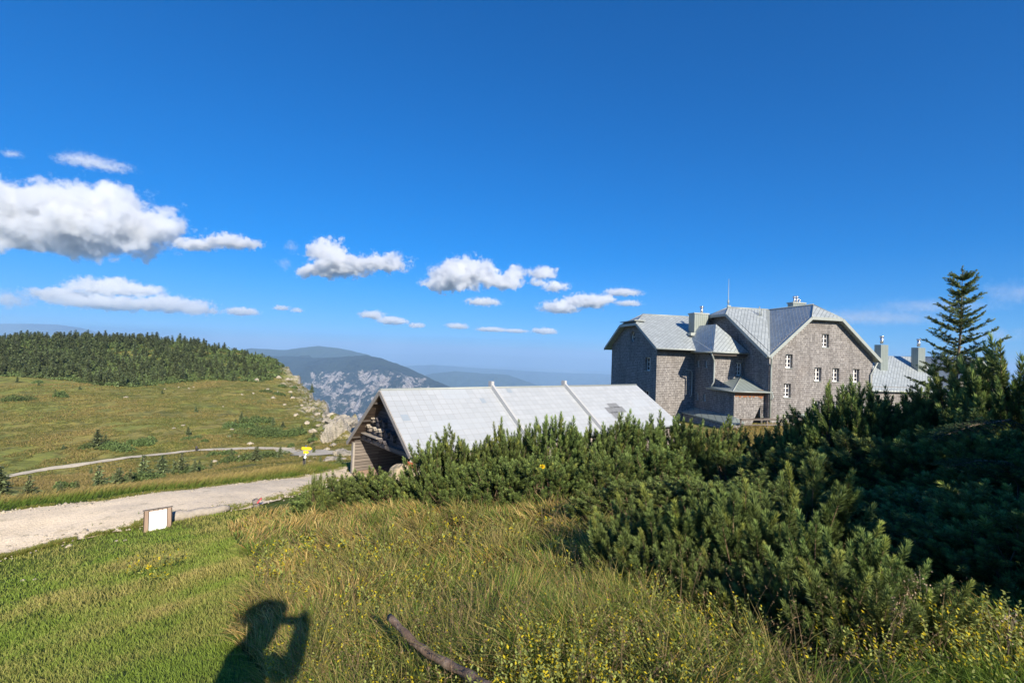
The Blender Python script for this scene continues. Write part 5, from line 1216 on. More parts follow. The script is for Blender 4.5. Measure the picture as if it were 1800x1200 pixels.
for i, (px_, py_, hp, vr, lb) in enumerate(singles):
    h = hit(px_, py_, 16 if py_ > 800 else 60, 300)
    if py_ > 845 or (px_ < 380 and py_ > 822): h = hit(px_, py_, 30, 300)
    hgt = hp / FPX * h[1]
    src = PR[vr]; o = src if vr not in usedS else copy_tree(src); usedS.add(vr)
    s_ = hgt / 4.0; wd_ = s_ * (1.25 if vr == 4 else 1.0); o.location = (h[0], h[1], h[2] - .1); o.scale = (wd_, wd_, s_); o.rotation_euler = (0, 0, (i * 2.1) if vr != 3 else random.uniform(-.3, .3)); tag(o, lb, 'spruce', 'scattered spruces of the meadow')
# the dense wood on the hill
FP = np.array([(-160, 655), (0, 661), (60, 664), (120, 668), (180, 678), (240, 680), (300, 674), (350, 668), (420, 670), (455, 672), (490, 664), (498, 645), (480, 625), (450, 608), (385, 592), (300, 580), (200, 575), (100, 570), (0, 570), (-160, 565)], float)
rf = np.random.default_rng(99); cand = []
ax_ = rf.uniform(-.30, 0, 1)  # placeholder draw keeps the stream fixed
xs = rf.uniform(-330, -75, 30000); ys = rf.uniform(120, 262, 30000); zs_ = zf(xs, ys)
def projv(x, y, z):
    p = np.stack([x, y, z], -1); w_ = p @ F_; return 900 + FPX * (p @ R_) / w_, 600 - FPX * (p @ U_) / w_
qx, qy = projv(xs, ys, zs_)
ok = in_poly(qx, qy, FP) & (edge_dist(xs, ys) < -1)
xs, ys, zs_, qx, qy = xs[ok], ys[ok], zs_[ok], qx[ok], qy[ok]
keep = fbm(xs / 14, ys / 14, 3, 44) > rf.uniform(-.75, .25, len(xs)) ; xs, ys, zs_, qx, qy = xs[keep][:1350], ys[keep][:1350], zs_[keep][:1350], qx[keep][:1350], qy[keep][:1350]
hts = rf.uniform(2.0, 4.9, len(xs)) * (1 - .42 * sstep(330, 470, qx)) * (1 + .2 * (rf.uniform(0, 1, len(xs)) > .9)); size = hts / ys
order = np.argsort(-size + 1e3 * ((qx < 8))); usedO = set()
for n_, i in enumerate(order[:300]):
    v_ = int(rf.choice([0, 0, 1, 2, 4])); o = PO[v_] if v_ not in usedO else PO[v_].copy()
    if v_ in usedO: COL.objects.link(o)
    usedO.add(v_); s_ = hts[i] / 4.0; o.location = (xs[i], ys[i], zs_[i]); o.scale = (s_ * 1.1, s_ * 1.1, s_); o.rotation_euler = (0, 0, rf.uniform(0, 6.28)); tag(o, 'slim dark spruce in the dense wood on the hillside', 'spruce', 'spruces of the hillside wood')
rest = order[300:]; parts = []
for v_ in (0, 1, 2, 4):
    ii = rest[rf.integers(0, 4, len(rest)) == [0, 1, 2, 4].index(v_)] if False else rest[[0, 1, 2, 4].index(v_)::4]
    V, T, C = PM[v_]; n = len(ii); a = rf.uniform(0, 6.28, n); s_ = hts[ii] / 4.0
    Rm = np.zeros((n, 3, 3)); Rm[:, 0, 0] = np.cos(a) * s_ * 1.1; Rm[:, 0, 1] = -np.sin(a) * s_ * 1.1; Rm[:, 1, 0] = np.sin(a) * s_ * 1.1; Rm[:, 1, 1] = np.cos(a) * s_ * 1.1; Rm[:, 2, 2] = s_
    VV = np.einsum('nij,kj->nki', Rm, V) + np.stack([xs[ii], ys[ii], zs_[ii]], -1)[:, None]
    parts.append((VV.reshape(-1, 3), (T[None] + (np.arange(n) * len(V))[:, None, None]).reshape(-1, 3), np.tile(C, (n, 1)) * np.repeat(rf.uniform(.7, 1.3, (n, 1)), len(V), 0)))
o = mesh_np('distant_spruces', *merge(parts)[:2], M_hill, None, merge(parts)[2]); tag(o, kind='stuff', label='the remaining spruces of the dense hillside wood', cat='spruces')
for o_ in PO:
    if o_.location.z < -390: bpy.data.objects.remove(o_)
for o_ in PR:
    if o_.location.z < -390:
        for c in list(o_.children): bpy.data.objects.remove(c)
        bpy.data.objects.remove(o_)

# low pine scrub: clumps of tiny leaf faces hugging the ground
def scrub_cloud(x, y, z, rad, hgt, n, r, fs=.30):
    """many small faces in a low dome at each centre"""
    m = len(x); a = r.uniform(0, 6.283, (m, n)); q = np.sqrt(r.uniform(0, 1, (m, n))); dz = np.sqrt(np.maximum(1 - q * q, 0)) * r.uniform(.35, 1.0, (m, n))
    cx_ = x[:, None] + np.cos(a) * q * rad[:, None]; cy_ = y[:, None] + np.sin(a) * q * rad[:, None]; cz_ = z[:, None] + dz * hgt[:, None]
    c = np.stack([cx_, cy_, cz_], -1).reshape(-1, 3); k = len(c)
    s = fs * r.uniform(.6, 1.3, (k, 1)); d1 = norm(r.normal(size=(k, 3)) * [1, 1, .7] + [0, 0, .5]); d2 = norm(np.cross(d1, r.normal(size=(k, 3))))
    V = np.stack([c - d2 * s * .4, c + d2 * s * .4, c + d1 * s], 1).reshape(-1, 3); T = np.arange(k * 3).reshape(-1, 3)
    C = np.repeat(np.array([[.105, .150, .050]]) * r.uniform(.55, 1.5, (k, 1)), 3, 0)
    return V, T, C
r2 = np.random.default_rng(123)
xs = r2.uniform(-330, -70, 26000); ys = r2.uniform(120, 262, 26000); zz_ = zf(xs, ys); qx, qy = projv(xs, ys, zz_)
ok = in_poly(qx, qy, FP) & (edge_dist(xs, ys) < -.5) & (fbm(xs / 22, ys / 9, 3, 70) > -.5); xs, ys, zz_ = xs[ok][:5200], ys[ok][:5200], zz_[ok][:5200]
V, T, C = scrub_cloud(xs, ys, zz_ - .1, r2.uniform(1.0, 2.4, len(xs)), r2.uniform(.5, 1.3, len(xs)), 34, r2, .55)
o = mesh_np('pine_scrub', V, T, M_hill, None, C); tag(o, kind='stuff', label='low dark pine scrub covering the ground of the hillside wood', cat='scrub')
# separate patches on the meadow
patches = [(25, 705, 30, 6, 'wide dark pine patch at the left edge of the meadow', 9), (108, 697, 14, 6, 'small pine patch in the upper left meadow', 4), (62, 673, 10, 3, 'tiny pine patch close to the forest edge at left', 3), (175, 786, 30, 6, 'pine patch around the tall dark spruce', 6), (215, 788, 28, 9, 'left half of the long pine patch above the footpath', 8), (252, 780, 24, 8, 'right half of the long pine patch above the footpath', 8), (364, 778, 10, 4, 'small round pine patch above the footpath', 3), (325, 771, 24, 3, 'flat pine patch left of the slim spruce foot', 4),
    (420, 752, 30, 6, 'left arm of the large meadow pine patch', 7), (455, 742, 26, 7, 'top of the large meadow pine patch', 8), (470, 764, 46, 10, 'broad front of the large meadow pine patch', 16), (512, 764, 26, 8, 'right arm of the large meadow pine patch', 7), (400, 800, 26, 7, 'pine patch over the end of the footpath', 7), (445, 808, 50, 10, 'pine patch before the signpost', 16), (508, 786, 8, 5, 'small round pine bush by the scree bend', 3), (585, 756, 20, 4, 'flat pine patch under the jagged outcrops', 4), (507, 679, 12, 3, 'flat pine patch near the cliff', 3), (478, 690, 20, 3, 'pine patch below the cliff rocks', 4),
    (235, 848, 40, 12, 'pine thicket under the middle of the tree row', 12), (110, 862, 22, 12, 'round dark pine thicket below the track', 7), (330, 832, 34, 9, 'pine thicket under the right end of the tree row', 10), (545, 778, 12, 3, 'flat pine patch left of the signpost arrows', 3), (420, 660, 30, 5, 'pine patch at the right end of the forest edge', 5)]
for i, (px_, py_, rp, hp, lb, n) in enumerate(patches):
    h = hit(px_, py_, 30 if py_ > 820 else 60, 300); sc1 = h[1] / FPX; r = np.random.default_rng(300 + i)
    cx_ = r.uniform(-1, 1, n) * rp * sc1 * .85; cy_ = r.uniform(-1, 1, n) * rp * sc1 * .45
    gz = zf(h[0] + cx_, h[1] + cy_) - h[2]; rd = r.uniform(.25, .5, n) * rp * sc1 * (1 if n > 4 else 1.3); hg = np.full(n, hp * sc1 * 1.5) * r.uniform(.7, 1.2, n)
    V, T, C = scrub_cloud(cx_, cy_, gz - .1, rd, hg, 420, r, .16 * (h[1] / 50) ** .5)
    o = mesh_np('pine_patch', V, T, M_hill, None, C, loc=tuple(h)); tag(o, lb, 'pine patch', 'low pine patches of the far meadow')
# ------------------------------------------------------------------ grass
def gpoly(pts, lo=1.0): return np.array([hit(a, b, lo, 60)[:2] for a, b in pts])
def blades(x, y, z, h, w, lean, azl, c0, c1, r, curve=.5):
    """curved blades with 7 vertices; c0 root and c1 tip colours (n,3)"""
    n = len(x); a = r.uniform(0, 6.283, n); sx, sy = np.cos(a) * w / 2, np.sin(a) * w / 2
    lx, ly = np.cos(azl) * lean * h, np.sin(azl) * lean * h
    V = np.zeros((n, 7, 3)); C = np.zeros((n, 7, 3)); k = 0
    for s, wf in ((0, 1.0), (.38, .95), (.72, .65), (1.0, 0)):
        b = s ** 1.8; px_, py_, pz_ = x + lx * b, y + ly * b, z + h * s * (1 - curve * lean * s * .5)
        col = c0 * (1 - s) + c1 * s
        if wf > 0:
            V[:, k] = np.stack([px_ - sx * wf, py_ - sy * wf, pz_], -1); V[:, k + 1] = np.stack([px_ + sx * wf, py_ + sy * wf, pz_], -1); C[:, k] = C[:, k + 1] = col; k += 2
        else: V[:, k] = np.stack([px_, py_, pz_], -1); C[:, k] = col
    f = np.array([[0, 1, 3], [0, 3, 2], [2, 3, 5], [2, 5, 4], [4, 5, 6]])
    T = (f[None] + (np.arange(n) * 7)[:, None, None]).reshape(-1, 3)
    return V.reshape(-1, 3), T, C.reshape(-1, 3)
rg = np.random.default_rng(2024)
def fan(n, r0, r1, a0, a1, p=0.0):
    """points with equal numbers per log radius: even density in the view"""
    r = np.exp(rg.uniform(math.log(r0), math.log(r1), n)); a = rg.uniform(RAD(a0), RAD(a1), n)
    return np.sin(a) * r, np.cos(a) * r, r
LAWN = gpoly([(-500, 1100), (-200, 1000), (0, 972), (150, 948), (285, 918), (300, 900), (460, 876), (470, 895), (400, 925), (410, 945), (450, 1000), (440, 1050), (400, 1110), (470, 1200), (480, 1500), (-500, 1500)])
VERGE = np.array([q for q in FE[:-2]] + [(-7.5, 30), (-14, 27), (-20, 26), (-28, 25), (-34, 20)])
def off_track(x, y): return ~in_poly(x, y, TP)
GREEN = np.array([.080, .125, .022]); FRESH = np.array([.185, .255, .035]); STRAW = np.array([.52, .39, .15]); OCHRE = np.array([.40, .25, .08]); OLIVE = np.array([.20, .20, .045])
def lerp(a, b, t): return a * (1 - t) + b * t
# short turf
x, y, rr_ = fan(230000, 2.6, 16, -54, 8)
k = in_poly(x, y, LAWN) & off_track(x, y); x, y, rr_ = x[k], y[k], rr_[k]; n = len(x); z = zf(x, y)
g = fbm(x * 1.1, y * 1.1, 4, 61)[:, None]; g2 = fbm(x * .45, y * .45, 3, 62)[:, None]
c0 = lerp(GREEN, OLIVE * .8, np.clip(.4 + g2 * 1.0, 0, 1)); c1 = lerp(FRESH, STRAW * .75, np.clip(.26 + g * .8 + g2 * .5 + rg.uniform(-.25, .25, (n, 1)), 0, 1))
h = rg.uniform(.025, .065, n) * (1 + .6 * np.clip(g[:, 0], 0, 1)) * np.clip(rr_ / 6, .75, 1.4)
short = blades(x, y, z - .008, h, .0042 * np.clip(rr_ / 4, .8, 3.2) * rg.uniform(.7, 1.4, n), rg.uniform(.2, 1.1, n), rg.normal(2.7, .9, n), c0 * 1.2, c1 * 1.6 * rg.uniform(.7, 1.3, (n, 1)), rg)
# tall meadow, tufted
x, y, rr_ = fan(330000, 1.7, 15.5, -50, 50)
k = (~in_poly(x, y, LAWN)) & off_track(x, y) & (x < 2.4 + y * .95)
tuf = fbm(x * 2.4, y * 2.4, 3, 71); k &= (rg.uniform(-.75, .5, len(x)) < tuf + .35 * fbm(x * .8, y * .8, 2, 73))
b0_, b1_ = P(*cp[0]), P(*cp[-1]); bt_ = np.clip(((x - b0_[0]) * (b1_[0] - b0_[0]) + (y - b0_[1]) * (b1_[1] - b0_[1])) / ((b1_[0] - b0_[0]) ** 2 + (b1_[1] - b0_[1]) ** 2), -.1, 1.3)
k &= np.hypot(x - b0_[0] * .95 - bt_ * (b1_[0] - b0_[0]), y - b0_[1] * .95 - bt_ * (b1_[1] - b0_[1])) > .17
# keep the dense shade on the right sparse, and nothing beyond the pine rows
k &= ~((y > 11.2) & (x > -4))
BARE = gpoly([(285, 900), (460, 875), (470, 900), (400, 918), (300, 932)]); k &= ~(in_poly(x, y, BARE) & (rg.uniform(0, 1, len(x)) < .85))
x, y, rr_, tuf = x[k], y[k], rr_[k], tuf[k]; n = len(x); z = zf(x, y)
dl = np.min(np.hypot(x[:, None] - LAWN[None, 7:15, 0], y[:, None] - LAWN[None, 7:15, 1]), 1)
g2 = fbm(x * .5 + 3, y * .5, 4, 72)
dry = np.clip(.60 + .9 * g2 + .25 * sstep(4.5, 8, y) - .2 * sstep(1.5, 4, x), 0, 1)[:, None]
q = rg.uniform(0, 1, (n, 1)); isdry = (q < dry * .8)
c0 = np.where(isdry, OLIVE, GREEN) * rg.uniform(.7, 1.2, (n, 1)); c1 = np.where(isdry, np.where(rg.uniform(0, 1, (n, 1)) < .5, STRAW, OCHRE), lerp(GREEN * 1.3, FRESH, rg.uniform(0, 1, (n, 1)))) * rg.uniform(.55, 1.55, (n, 1))
h = rg.uniform(.08, .34, n) * (1 + .7 * tuf + .3 * g2) * (1 - .45 * sstep(.7, 1.6, x) * sstep(2.3, 2.8, y)) * np.clip(.45 + dl * .35, .4, 1.0)
az = 6.283 * vnoise(x * .9, y * .9, 77) + rg.normal(0, .55, n)
c0 = c0 * .5; c1 = c1 * 1.42  # roots darkened to paint the shaded gaps between blades
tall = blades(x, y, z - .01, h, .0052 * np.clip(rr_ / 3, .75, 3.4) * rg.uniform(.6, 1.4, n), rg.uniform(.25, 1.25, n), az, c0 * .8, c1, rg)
# big arching tufts
tx, ty, _ = fan(430, 2.3, 10.5, -30, 34); k = (~in_poly(tx, ty, LAWN)) & off_track(tx, ty); k &= ~((tx > 1.1) & (ty > 2.6) & (ty < 5)); tx, ty = tx[k], ty[k]; nb = 70
x = np.repeat(tx, nb) + rg.normal(0, .035, len(tx) * nb); y = np.repeat(ty, nb) + rg.normal(0, .035, len(tx) * nb); z = zf(x, y); n = len(x); q = np.repeat(rg.uniform(0, 1, len(tx)), nb)[:, None]
c0 = lerp(GREEN, OLIVE, q) * rg.uniform(.8, 1.2, (n, 1)); c1 = lerp(FRESH * 1.05, STRAW, np.clip(q + rg.normal(0, .3, (n, 1)), 0, 1))
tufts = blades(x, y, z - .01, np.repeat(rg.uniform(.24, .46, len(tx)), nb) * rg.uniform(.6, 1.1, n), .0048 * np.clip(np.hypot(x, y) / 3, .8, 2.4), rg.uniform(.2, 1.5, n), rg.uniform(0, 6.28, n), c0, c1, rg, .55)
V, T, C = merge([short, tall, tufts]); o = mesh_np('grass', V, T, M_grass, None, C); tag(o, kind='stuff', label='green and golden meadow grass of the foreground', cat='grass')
# golden verge beyond the track and loose tufts on its near side
x = rg.uniform(-36, -5, 120000); y = rg.uniform(9, 31, 120000); k = in_poly(x, y, VERGE) & off_track(x, y); x, y = x[k], y[k]; n = len(x); z = zf(x, y)
d_ = np.min(np.hypot(x[:, None] - np.array(FE)[None, :, 0], y[:, None] - np.array(FE)[None, :, 1]), 1); g = fbm(x * .6, y * .6, 3, 81)[:, None]
t_ = np.clip((d_ - .9 + g[:, 0] * .9) / 1.2, 0, 1)[:, None]; c0 = lerp(GREEN * 1.25, OLIVE * 1.2, t_); c1 = lerp(FRESH * .95, lerp(STRAW, OCHRE, rg.uniform(0, .7, (n, 1))), t_) * rg.uniform(.75, 1.2, (n, 1))
v1_ = blades(x, y, z - .01, rg.uniform(.14, .34, n) * (1 + .5 * t_[:, 0]), .016 * rg.uniform(.7, 1.4, n), rg.uniform(.2, 1.0, n), rg.normal(.2, .7, n), c0, c1, rg)
# ragged tufts creeping onto the gravel
def creep(poly, n, side, spread, hmax):
    pl = np.array(poly[:-2]); s = rg.uniform(0, len(pl) - 1.001, n); i = s.astype(int); f = (s - i)[:, None]; p = pl[i] * (1 - f) + pl[i + 1] * f
    d = norm(pl[i + 1] - pl[i]); nn = np.stack([-d[:, 1], d[:, 0]], -1); off = np.abs(rg.normal(0, spread, (n, 1))) * side * (fbm(p[:, 0] * 1.2, p[:, 1] * 1.2, 3, 83)[:, None] + .75)
    p = p + nn * off; c = fbm(p[:, 0] * 3, p[:, 1] * 3, 2, 84) > -.15; p = p[c]; n = len(p); q = rg.uniform(0, 1, (n, 1))
    return blades(p[:, 0], p[:, 1], zf(p[:, 0], p[:, 1]) + .02, rg.uniform(.03, hmax, n), .012 * rg.uniform(.7, 1.3, n), rg.uniform(.2, 1., n), rg.uniform(0, 6.28, n), lerp(GREEN, OLIVE, q), lerp(FRESH, STRAW, q * .8), rg)
v2_ = creep(NE, 26000, 1, .30, .10); v3_ = creep(FE, 9000, -1, .12, .12)
V, T, C = merge([v1_, v2_, v3_]); o = mesh_np('verge_grass', V, T, M_grass, None, C); tag(o, kind='stuff', label='golden and green grass along both edges of the gravel track', cat='grass')
# grass between hedge and inn, and tussocks of the far meadow
x = rg.uniform(-2, 42, 60000); y = rg.uniform(24, 44, 60000); u_ = (x - H0[0]) * HU[0] + (y - H0[1]) * HU[1]; v_ = (x - H0[0]) * HV[0] + (y - H0[1]) * HV[1]; k = (v_ < -.3); x, y = x[k], y[k]
sx_, sy_ = (x - ES[0]) * SU.x + (y - ES[1]) * SU.y, (x - ES[0]) * SV.x + (y - ES[1]) * SV.y; k = ~((sx_ > -.5) & (sx_ < SL + 1) & (sy_ > -.3) & (sy_ < 8)); x, y = x[k], y[k]; n = len(x); q = rg.uniform(.3, 1, (n, 1))
yard = blades(x, y, zf(x, y) - .01, rg.uniform(.12, .38, n), .035 * rg.uniform(.7, 1.4, n), rg.uniform(.2, 1., n), rg.uniform(0, 6.28, n), lerp(OLIVE, OCHRE, q), lerp(FRESH, STRAW * 1.1, q), rg)
r_ = np.exp(rg.uniform(math.log(36), math.log(200), 330000)); a = rg.uniform(RAD(-52), RAD(-15), 330000); x, y = np.sin(a) * r_, np.cos(a) * r_; k = edge_dist(x, y) < -1; x, y, r_ = x[k], y[k], r_[k]; n = len(x)
dp = np.min(np.hypot(x[:, None] - PC[None, :, 0], y[:, None] - PC[None, :, 1]), 1) if False else None
Pd = np.full(n, 99.)
for i in range(len(PC) - 1):
    e_ = PC[i + 1] - PC[i]; t_ = np.clip(((x - PC[i, 0]) * e_[0] + (y - PC[i, 1]) * e_[1]) / (e_ @ e_), 0, 1); Pd = np.minimum(Pd, np.hypot(x - PC[i, 0] - t_ * e_[0], y - PC[i, 1] - t_ * e_[1]))
k = (Pd > 1.15) & (fbm(x / 3.0, y / 3.0, 3, 90) > -.2); x, y, r_ = x[k], y[k], r_[k]; n = len(x)
g = fbm(x / 11, y / 11, 4, 91)[:, None] + rg.normal(0, .25, (n, 1)); q = np.clip(.45 + g * 1.3, 0, 1)
far_ = blades(x, y, zf(x, y) - .02, rg.uniform(.10, .34, n) * (.6 + .8 * q[:, 0]), .0013 * r_ * rg.uniform(.6, 1.4, n), rg.uniform(.5, 1.6, n), rg.normal(2.6, .6, n), lerp(GREEN, OLIVE, q), lerp(OLIVE * 1.15, STRAW * .95, q) * rg.uniform(.6, 1.2, (n, 1)), rg)
V, T, C = merge([yard, far_]); o = mesh_np('pasture_grass', V, T, M_grass, None, C); tag(o, kind='stuff', label='dry golden pasture grass of the far meadow and the yard of the inn', cat='grass')

# ------------------------------------------------------------------ flowers of the meadow
M_petal = mat_leaf('petals', 0.35, 0.5, 0.2)
def rattle(x, y, hh, r, sc_=1.0):
    """yellow rattle: stalk with opposite toothed leaves, pale bladders and yellow lips"""
    n = len(x); z = zf(x, y); out = []
    az = r.uniform(0, 6.283, n); ln = r.uniform(0, .25, n)
    st = blades(x, y, z, hh, np.full(n, .0035) * np.clip(np.hypot(x, y) / 3, .8, 3), ln, az, np.tile([[.10, .12, .03]], (n, 1)), np.tile([[.20, .19, .05]], (n, 1)), r); out.append(st)
    for lv in (.2, .38, .55, .66, .74, .82, .9, .97):
        for sg in (0, 3.1416):
            b = lv ** 1.8; c = np.stack([x + np.cos(az) * ln * hh * b, y + np.sin(az) * ln * hh * b, z + hh * lv], -1); a = az + sg + lv * 9 + r.normal(0, .4, n)
            d = np.stack([np.cos(a), np.sin(a), np.full(n, .55) + r.normal(0, .2, n)], -1); d = norm(d); s = (.0040 + .0052 * (lv > .62)) * sc_ * np.clip(np.hypot(x, y)[:, None] / 3.2, .9, 2.2) * r.uniform(.7, 1.3, n)[:, None]; sd = norm(np.cross(d, np.array([[0, 0, 1.]]) + r.normal(0, .3, (n, 3))))
            V = np.stack([c, c + d * s + sd * s * .55, c + d * s * 2.1, c + d * s - sd * s * .55], 1).reshape(-1, 3); T = (np.array([[0, 1, 2], [0, 2, 3]])[None] + (np.arange(n) * 4)[:, None, None]).reshape(-1, 3)
            yl = (r.uniform(0, 1, (n, 1)) < (.33 if lv > .62 else 0)); col = np.where(yl, np.array([[.62, .50, .03]]), np.where(lv > .62, np.array([[.36, .40, .11]]), np.array([[.15, .19, .05]]))) * r.uniform(.75, 1.15, (n, 1))
            out.append((V, T, np.repeat(col, 4, 0)))
    return merge(out)
FLW = gpoly([(440, 985), (560, 955), (760, 960), (900, 955), (1040, 985), (1120, 1060), (1250, 1100), (1500, 1085), (1700, 1110), (1850, 1120), (1850, 1500), (430, 1500), (470, 1200), (540, 1100), (450, 1050)])
FL2 = gpoly([(200, 1010), (290, 985), (340, 1000), (270, 1040)]); FL3 = gpoly([(410, 905), (500, 900), (520, 930), (430, 935)]); FL4 = gpoly([(700, 915), (1000, 905), (1060, 950), (720, 945)])
xs, ys = [], []
for pl, nn in ((FLW, 2900), (FL2, 40), (FL3, 40), (FL4, 60)):
    x, y, _ = fan(60000, 1.9, 14, -45, 48); k = in_poly(x, y, pl) & (fbm(x * 1.3, y * 1.3, 3, 95) > rg.uniform(-.6, .4, len(x))); xs.append(x[k][:nn]); ys.append(y[k][:nn])
x, y = np.concatenate(xs), np.concatenate(ys)
V, T, C = rattle(x, y, rg.uniform(.13, .30, len(x)), rg); o = mesh_np('yellow_rattle', V, T, M_petal, None, C); tag(o, kind='stuff', label='yellow flowering rattle all through the tall grass', cat='wildflowers')
# thin seeding grass stalks
def stalks(x, y, hh, r, tipc, nseed=9, sw=.0028):
    n = len(x); z = zf(x, y); az = r.uniform(0, 6.283, n); ln = r.uniform(.1, .8, n); c = np.tile([[.30, .22, .11]], (n, 1)) * r.uniform(.7, 1.2, (n, 1))
    out = [blades(x, y, z, hh, sw * np.clip(np.hypot(x, y) / 2.5, .8, 3), ln, az, c * .7, c, r, .3)]
    for k in range(nseed):
        s = 1 - k * .035; b = s ** 1.8; p = np.stack([x + np.cos(az) * ln * hh * b, y + np.sin(az) * ln * hh * b, z + hh * s * (1 - .15 * ln * s)], -1) + r.normal(0, .006, (n, 3)); d = norm(r.normal(size=(n, 3)) + [0, 0, .8]); sd = norm(np.cross(d, r.normal(size=(n, 3)))); q = .0075 * r.uniform(.7, 1.3, n)[:, None]
        V = np.stack([p - sd * q * .35, p + sd * q * .35, p + d * q * 1.6], 1).reshape(-1, 3); out.append((V, np.arange(n * 3).reshape(-1, 3), np.repeat(tipc * r.uniform(.7, 1.2, (n, 1)), 3, 0)))
    return merge(out)
x, y, _ = fan(1500, 2.0, 10, -30, 42); k = (~in_poly(x, y, LAWN)); x, y = x[k], y[k]
V, T, C = stalks(x, y, rg.uniform(.28, .52, len(x)), rg, np.array([[.34, .24, .13]])); o = mesh_np('seeding_grass', V, T, M_grass, None, C); tag(o, kind='stuff', label='thin dry seeding stalks above the meadow', cat='grass')
def plant(name, px, py, dep, hh, fn, label, cat):
    p = P(px, py, dep); g = z1(p[0], p[1]); return fn(name, p, g, label, cat)
def quaking(px, dep, ztop_px, nst, label, seed):
    r = np.random.default_rng(seed); p = P(px, ztop_px, dep); g = z1(p[0], p[1]); H = p[2] - g; out = []; root = empty('quaking_grass', (p[0], p[1], g)); m = MB(); V_, T_, C_, o_ = [], [], [], 0
    for s in range(nst):
        a = r.uniform(0, 6.28); L = r.uniform(.02, .10); top = np.array([math.cos(a) * L, math.sin(a) * L, H * r.uniform(.75, 1.0)]); m.tube([(r.normal(0, .01), r.normal(0, .01), 0), tuple(top * [.4, .4, .55]), tuple(top)], [.0018, .0015, .0009], 4)
        for k in range(16):
            c = top + np.array([r.normal(0, .022), r.normal(0, .022), -r.uniform(0, .12)]); d = norm(r.normal(size=(1, 3)))[0]; e = norm(np.cross(d, r.normal(size=3))[None])[0]; q = r.uniform(.004, .0065); V_ += [c - d * q, c + e * q * .8, c + d * q * 1.2, c - e * q * .8]; T_ += [[o_, o_ + 1, o_ + 2], [o_, o_ + 2, o_ + 3]]; o_ += 4; col = np.array([.50, .38, .26]) * r.uniform(.7, 1.2); C_ += [col] * 4
    m.build('stalk', M_twig, root); mesh_np('seed_heads', np.array(V_), np.array(T_), M_petal, root, np.array(C_)); tag(root, label, 'grass')
quaking(1622, 2.9, 1000, 4, 'quaking grass with pale dangling seed heads against the dark thicket', 1); quaking(1575, 2.7, 1048, 5, 'quaking grass just left of the pink clover', 2); quaking(1770, 2.5, 1065, 5, 'quaking grass at the lower right edge of the view', 3)
def blossom(px, py, dep, col, rad, label, kind_, n=26, seed=0, stem=True, nm='flower'):
    r = np.random.default_rng(seed); p = P(px, py, dep); g = z1(p[0], p[1]); root = empty(nm, (p[0], p[1], g)); H = p[2] - g
    m = MB(); m.tube([(0, 0, 0), (.006, 0, H * .5), (0, 0, H)], [.0022, .002, .0015], 5); m.build('stem', mat_simple('flower_stem', (.08, .13, .03), .7, .2), root)
    V_, T_, C_, o_ = [], [], [], 0
    for k in range(n):
        d = norm((r.normal(size=(1, 3)) + [[0, 0, .4]]))[0]; e = norm(np.cross(d, r.normal(size=3))[None])[0]; c = np.array([0, 0, H]); q = rad * r.uniform(.8, 1.15); V_ += [c, c + d * q * .8 + e * q * .28, c + d * q * 1.25, c + d * q * .8 - e * q * .28]; T_ += [[o_, o_ + 1, o_ + 2], [o_, o_ + 2, o_ + 3]]; o_ += 4; cc_ = np.array(col) * r.uniform(.7, 1.2); C_ += [cc_ * .6, cc_, cc_ * 1.1, cc_]
    mesh_np('petals', np.array(V_), np.array(T_), M_petal, root, np.array(C_)); tag(root, label, kind_)
blossom(1553, 1087, 2.75, (.62, .16, .22), .016, 'pink clover head among the stalks at the right', 'flower', 40, 1, nm='clover')
blossom(953, 820, 9.0, (.90, .62, .02), .05, 'single bright yellow flower standing in the pine row', 'flower', 26, 2)
blossom(1576, 1118, 2.7, (.80, .62, .03), .012, 'small yellow flower below the pink clover', 'flower', 16, 3)
blossom(753, 1105, 3.2, (.80, .62, .03), .014, 'yellow flower right of the branch tip', 'flower', 16, 4); blossom(805, 1133, 3.0, (.80, .62, .03), .014, 'yellow flower farther right of the branch', 'flower', 16, 5)
blossom(262, 997, 7.2, (.80, .62, .03), .03, 'yellow flowers in the lawn below the information board', 'flower', 16, 6)
blossom(752, 1047, 4.2, (.75, .75, .78), .014, 'white flower in the grass above the branch', 'flower', 16, 7); blossom(902, 1145, 3.0, (.75, .75, .78), .013, 'white flower between the branch and the near pines', 'flower', 16, 8); blossom(900, 1003, 5.2, (.75, .75, .78), .018, 'white flower in the middle of the tall grass', 'flower', 16, 9)
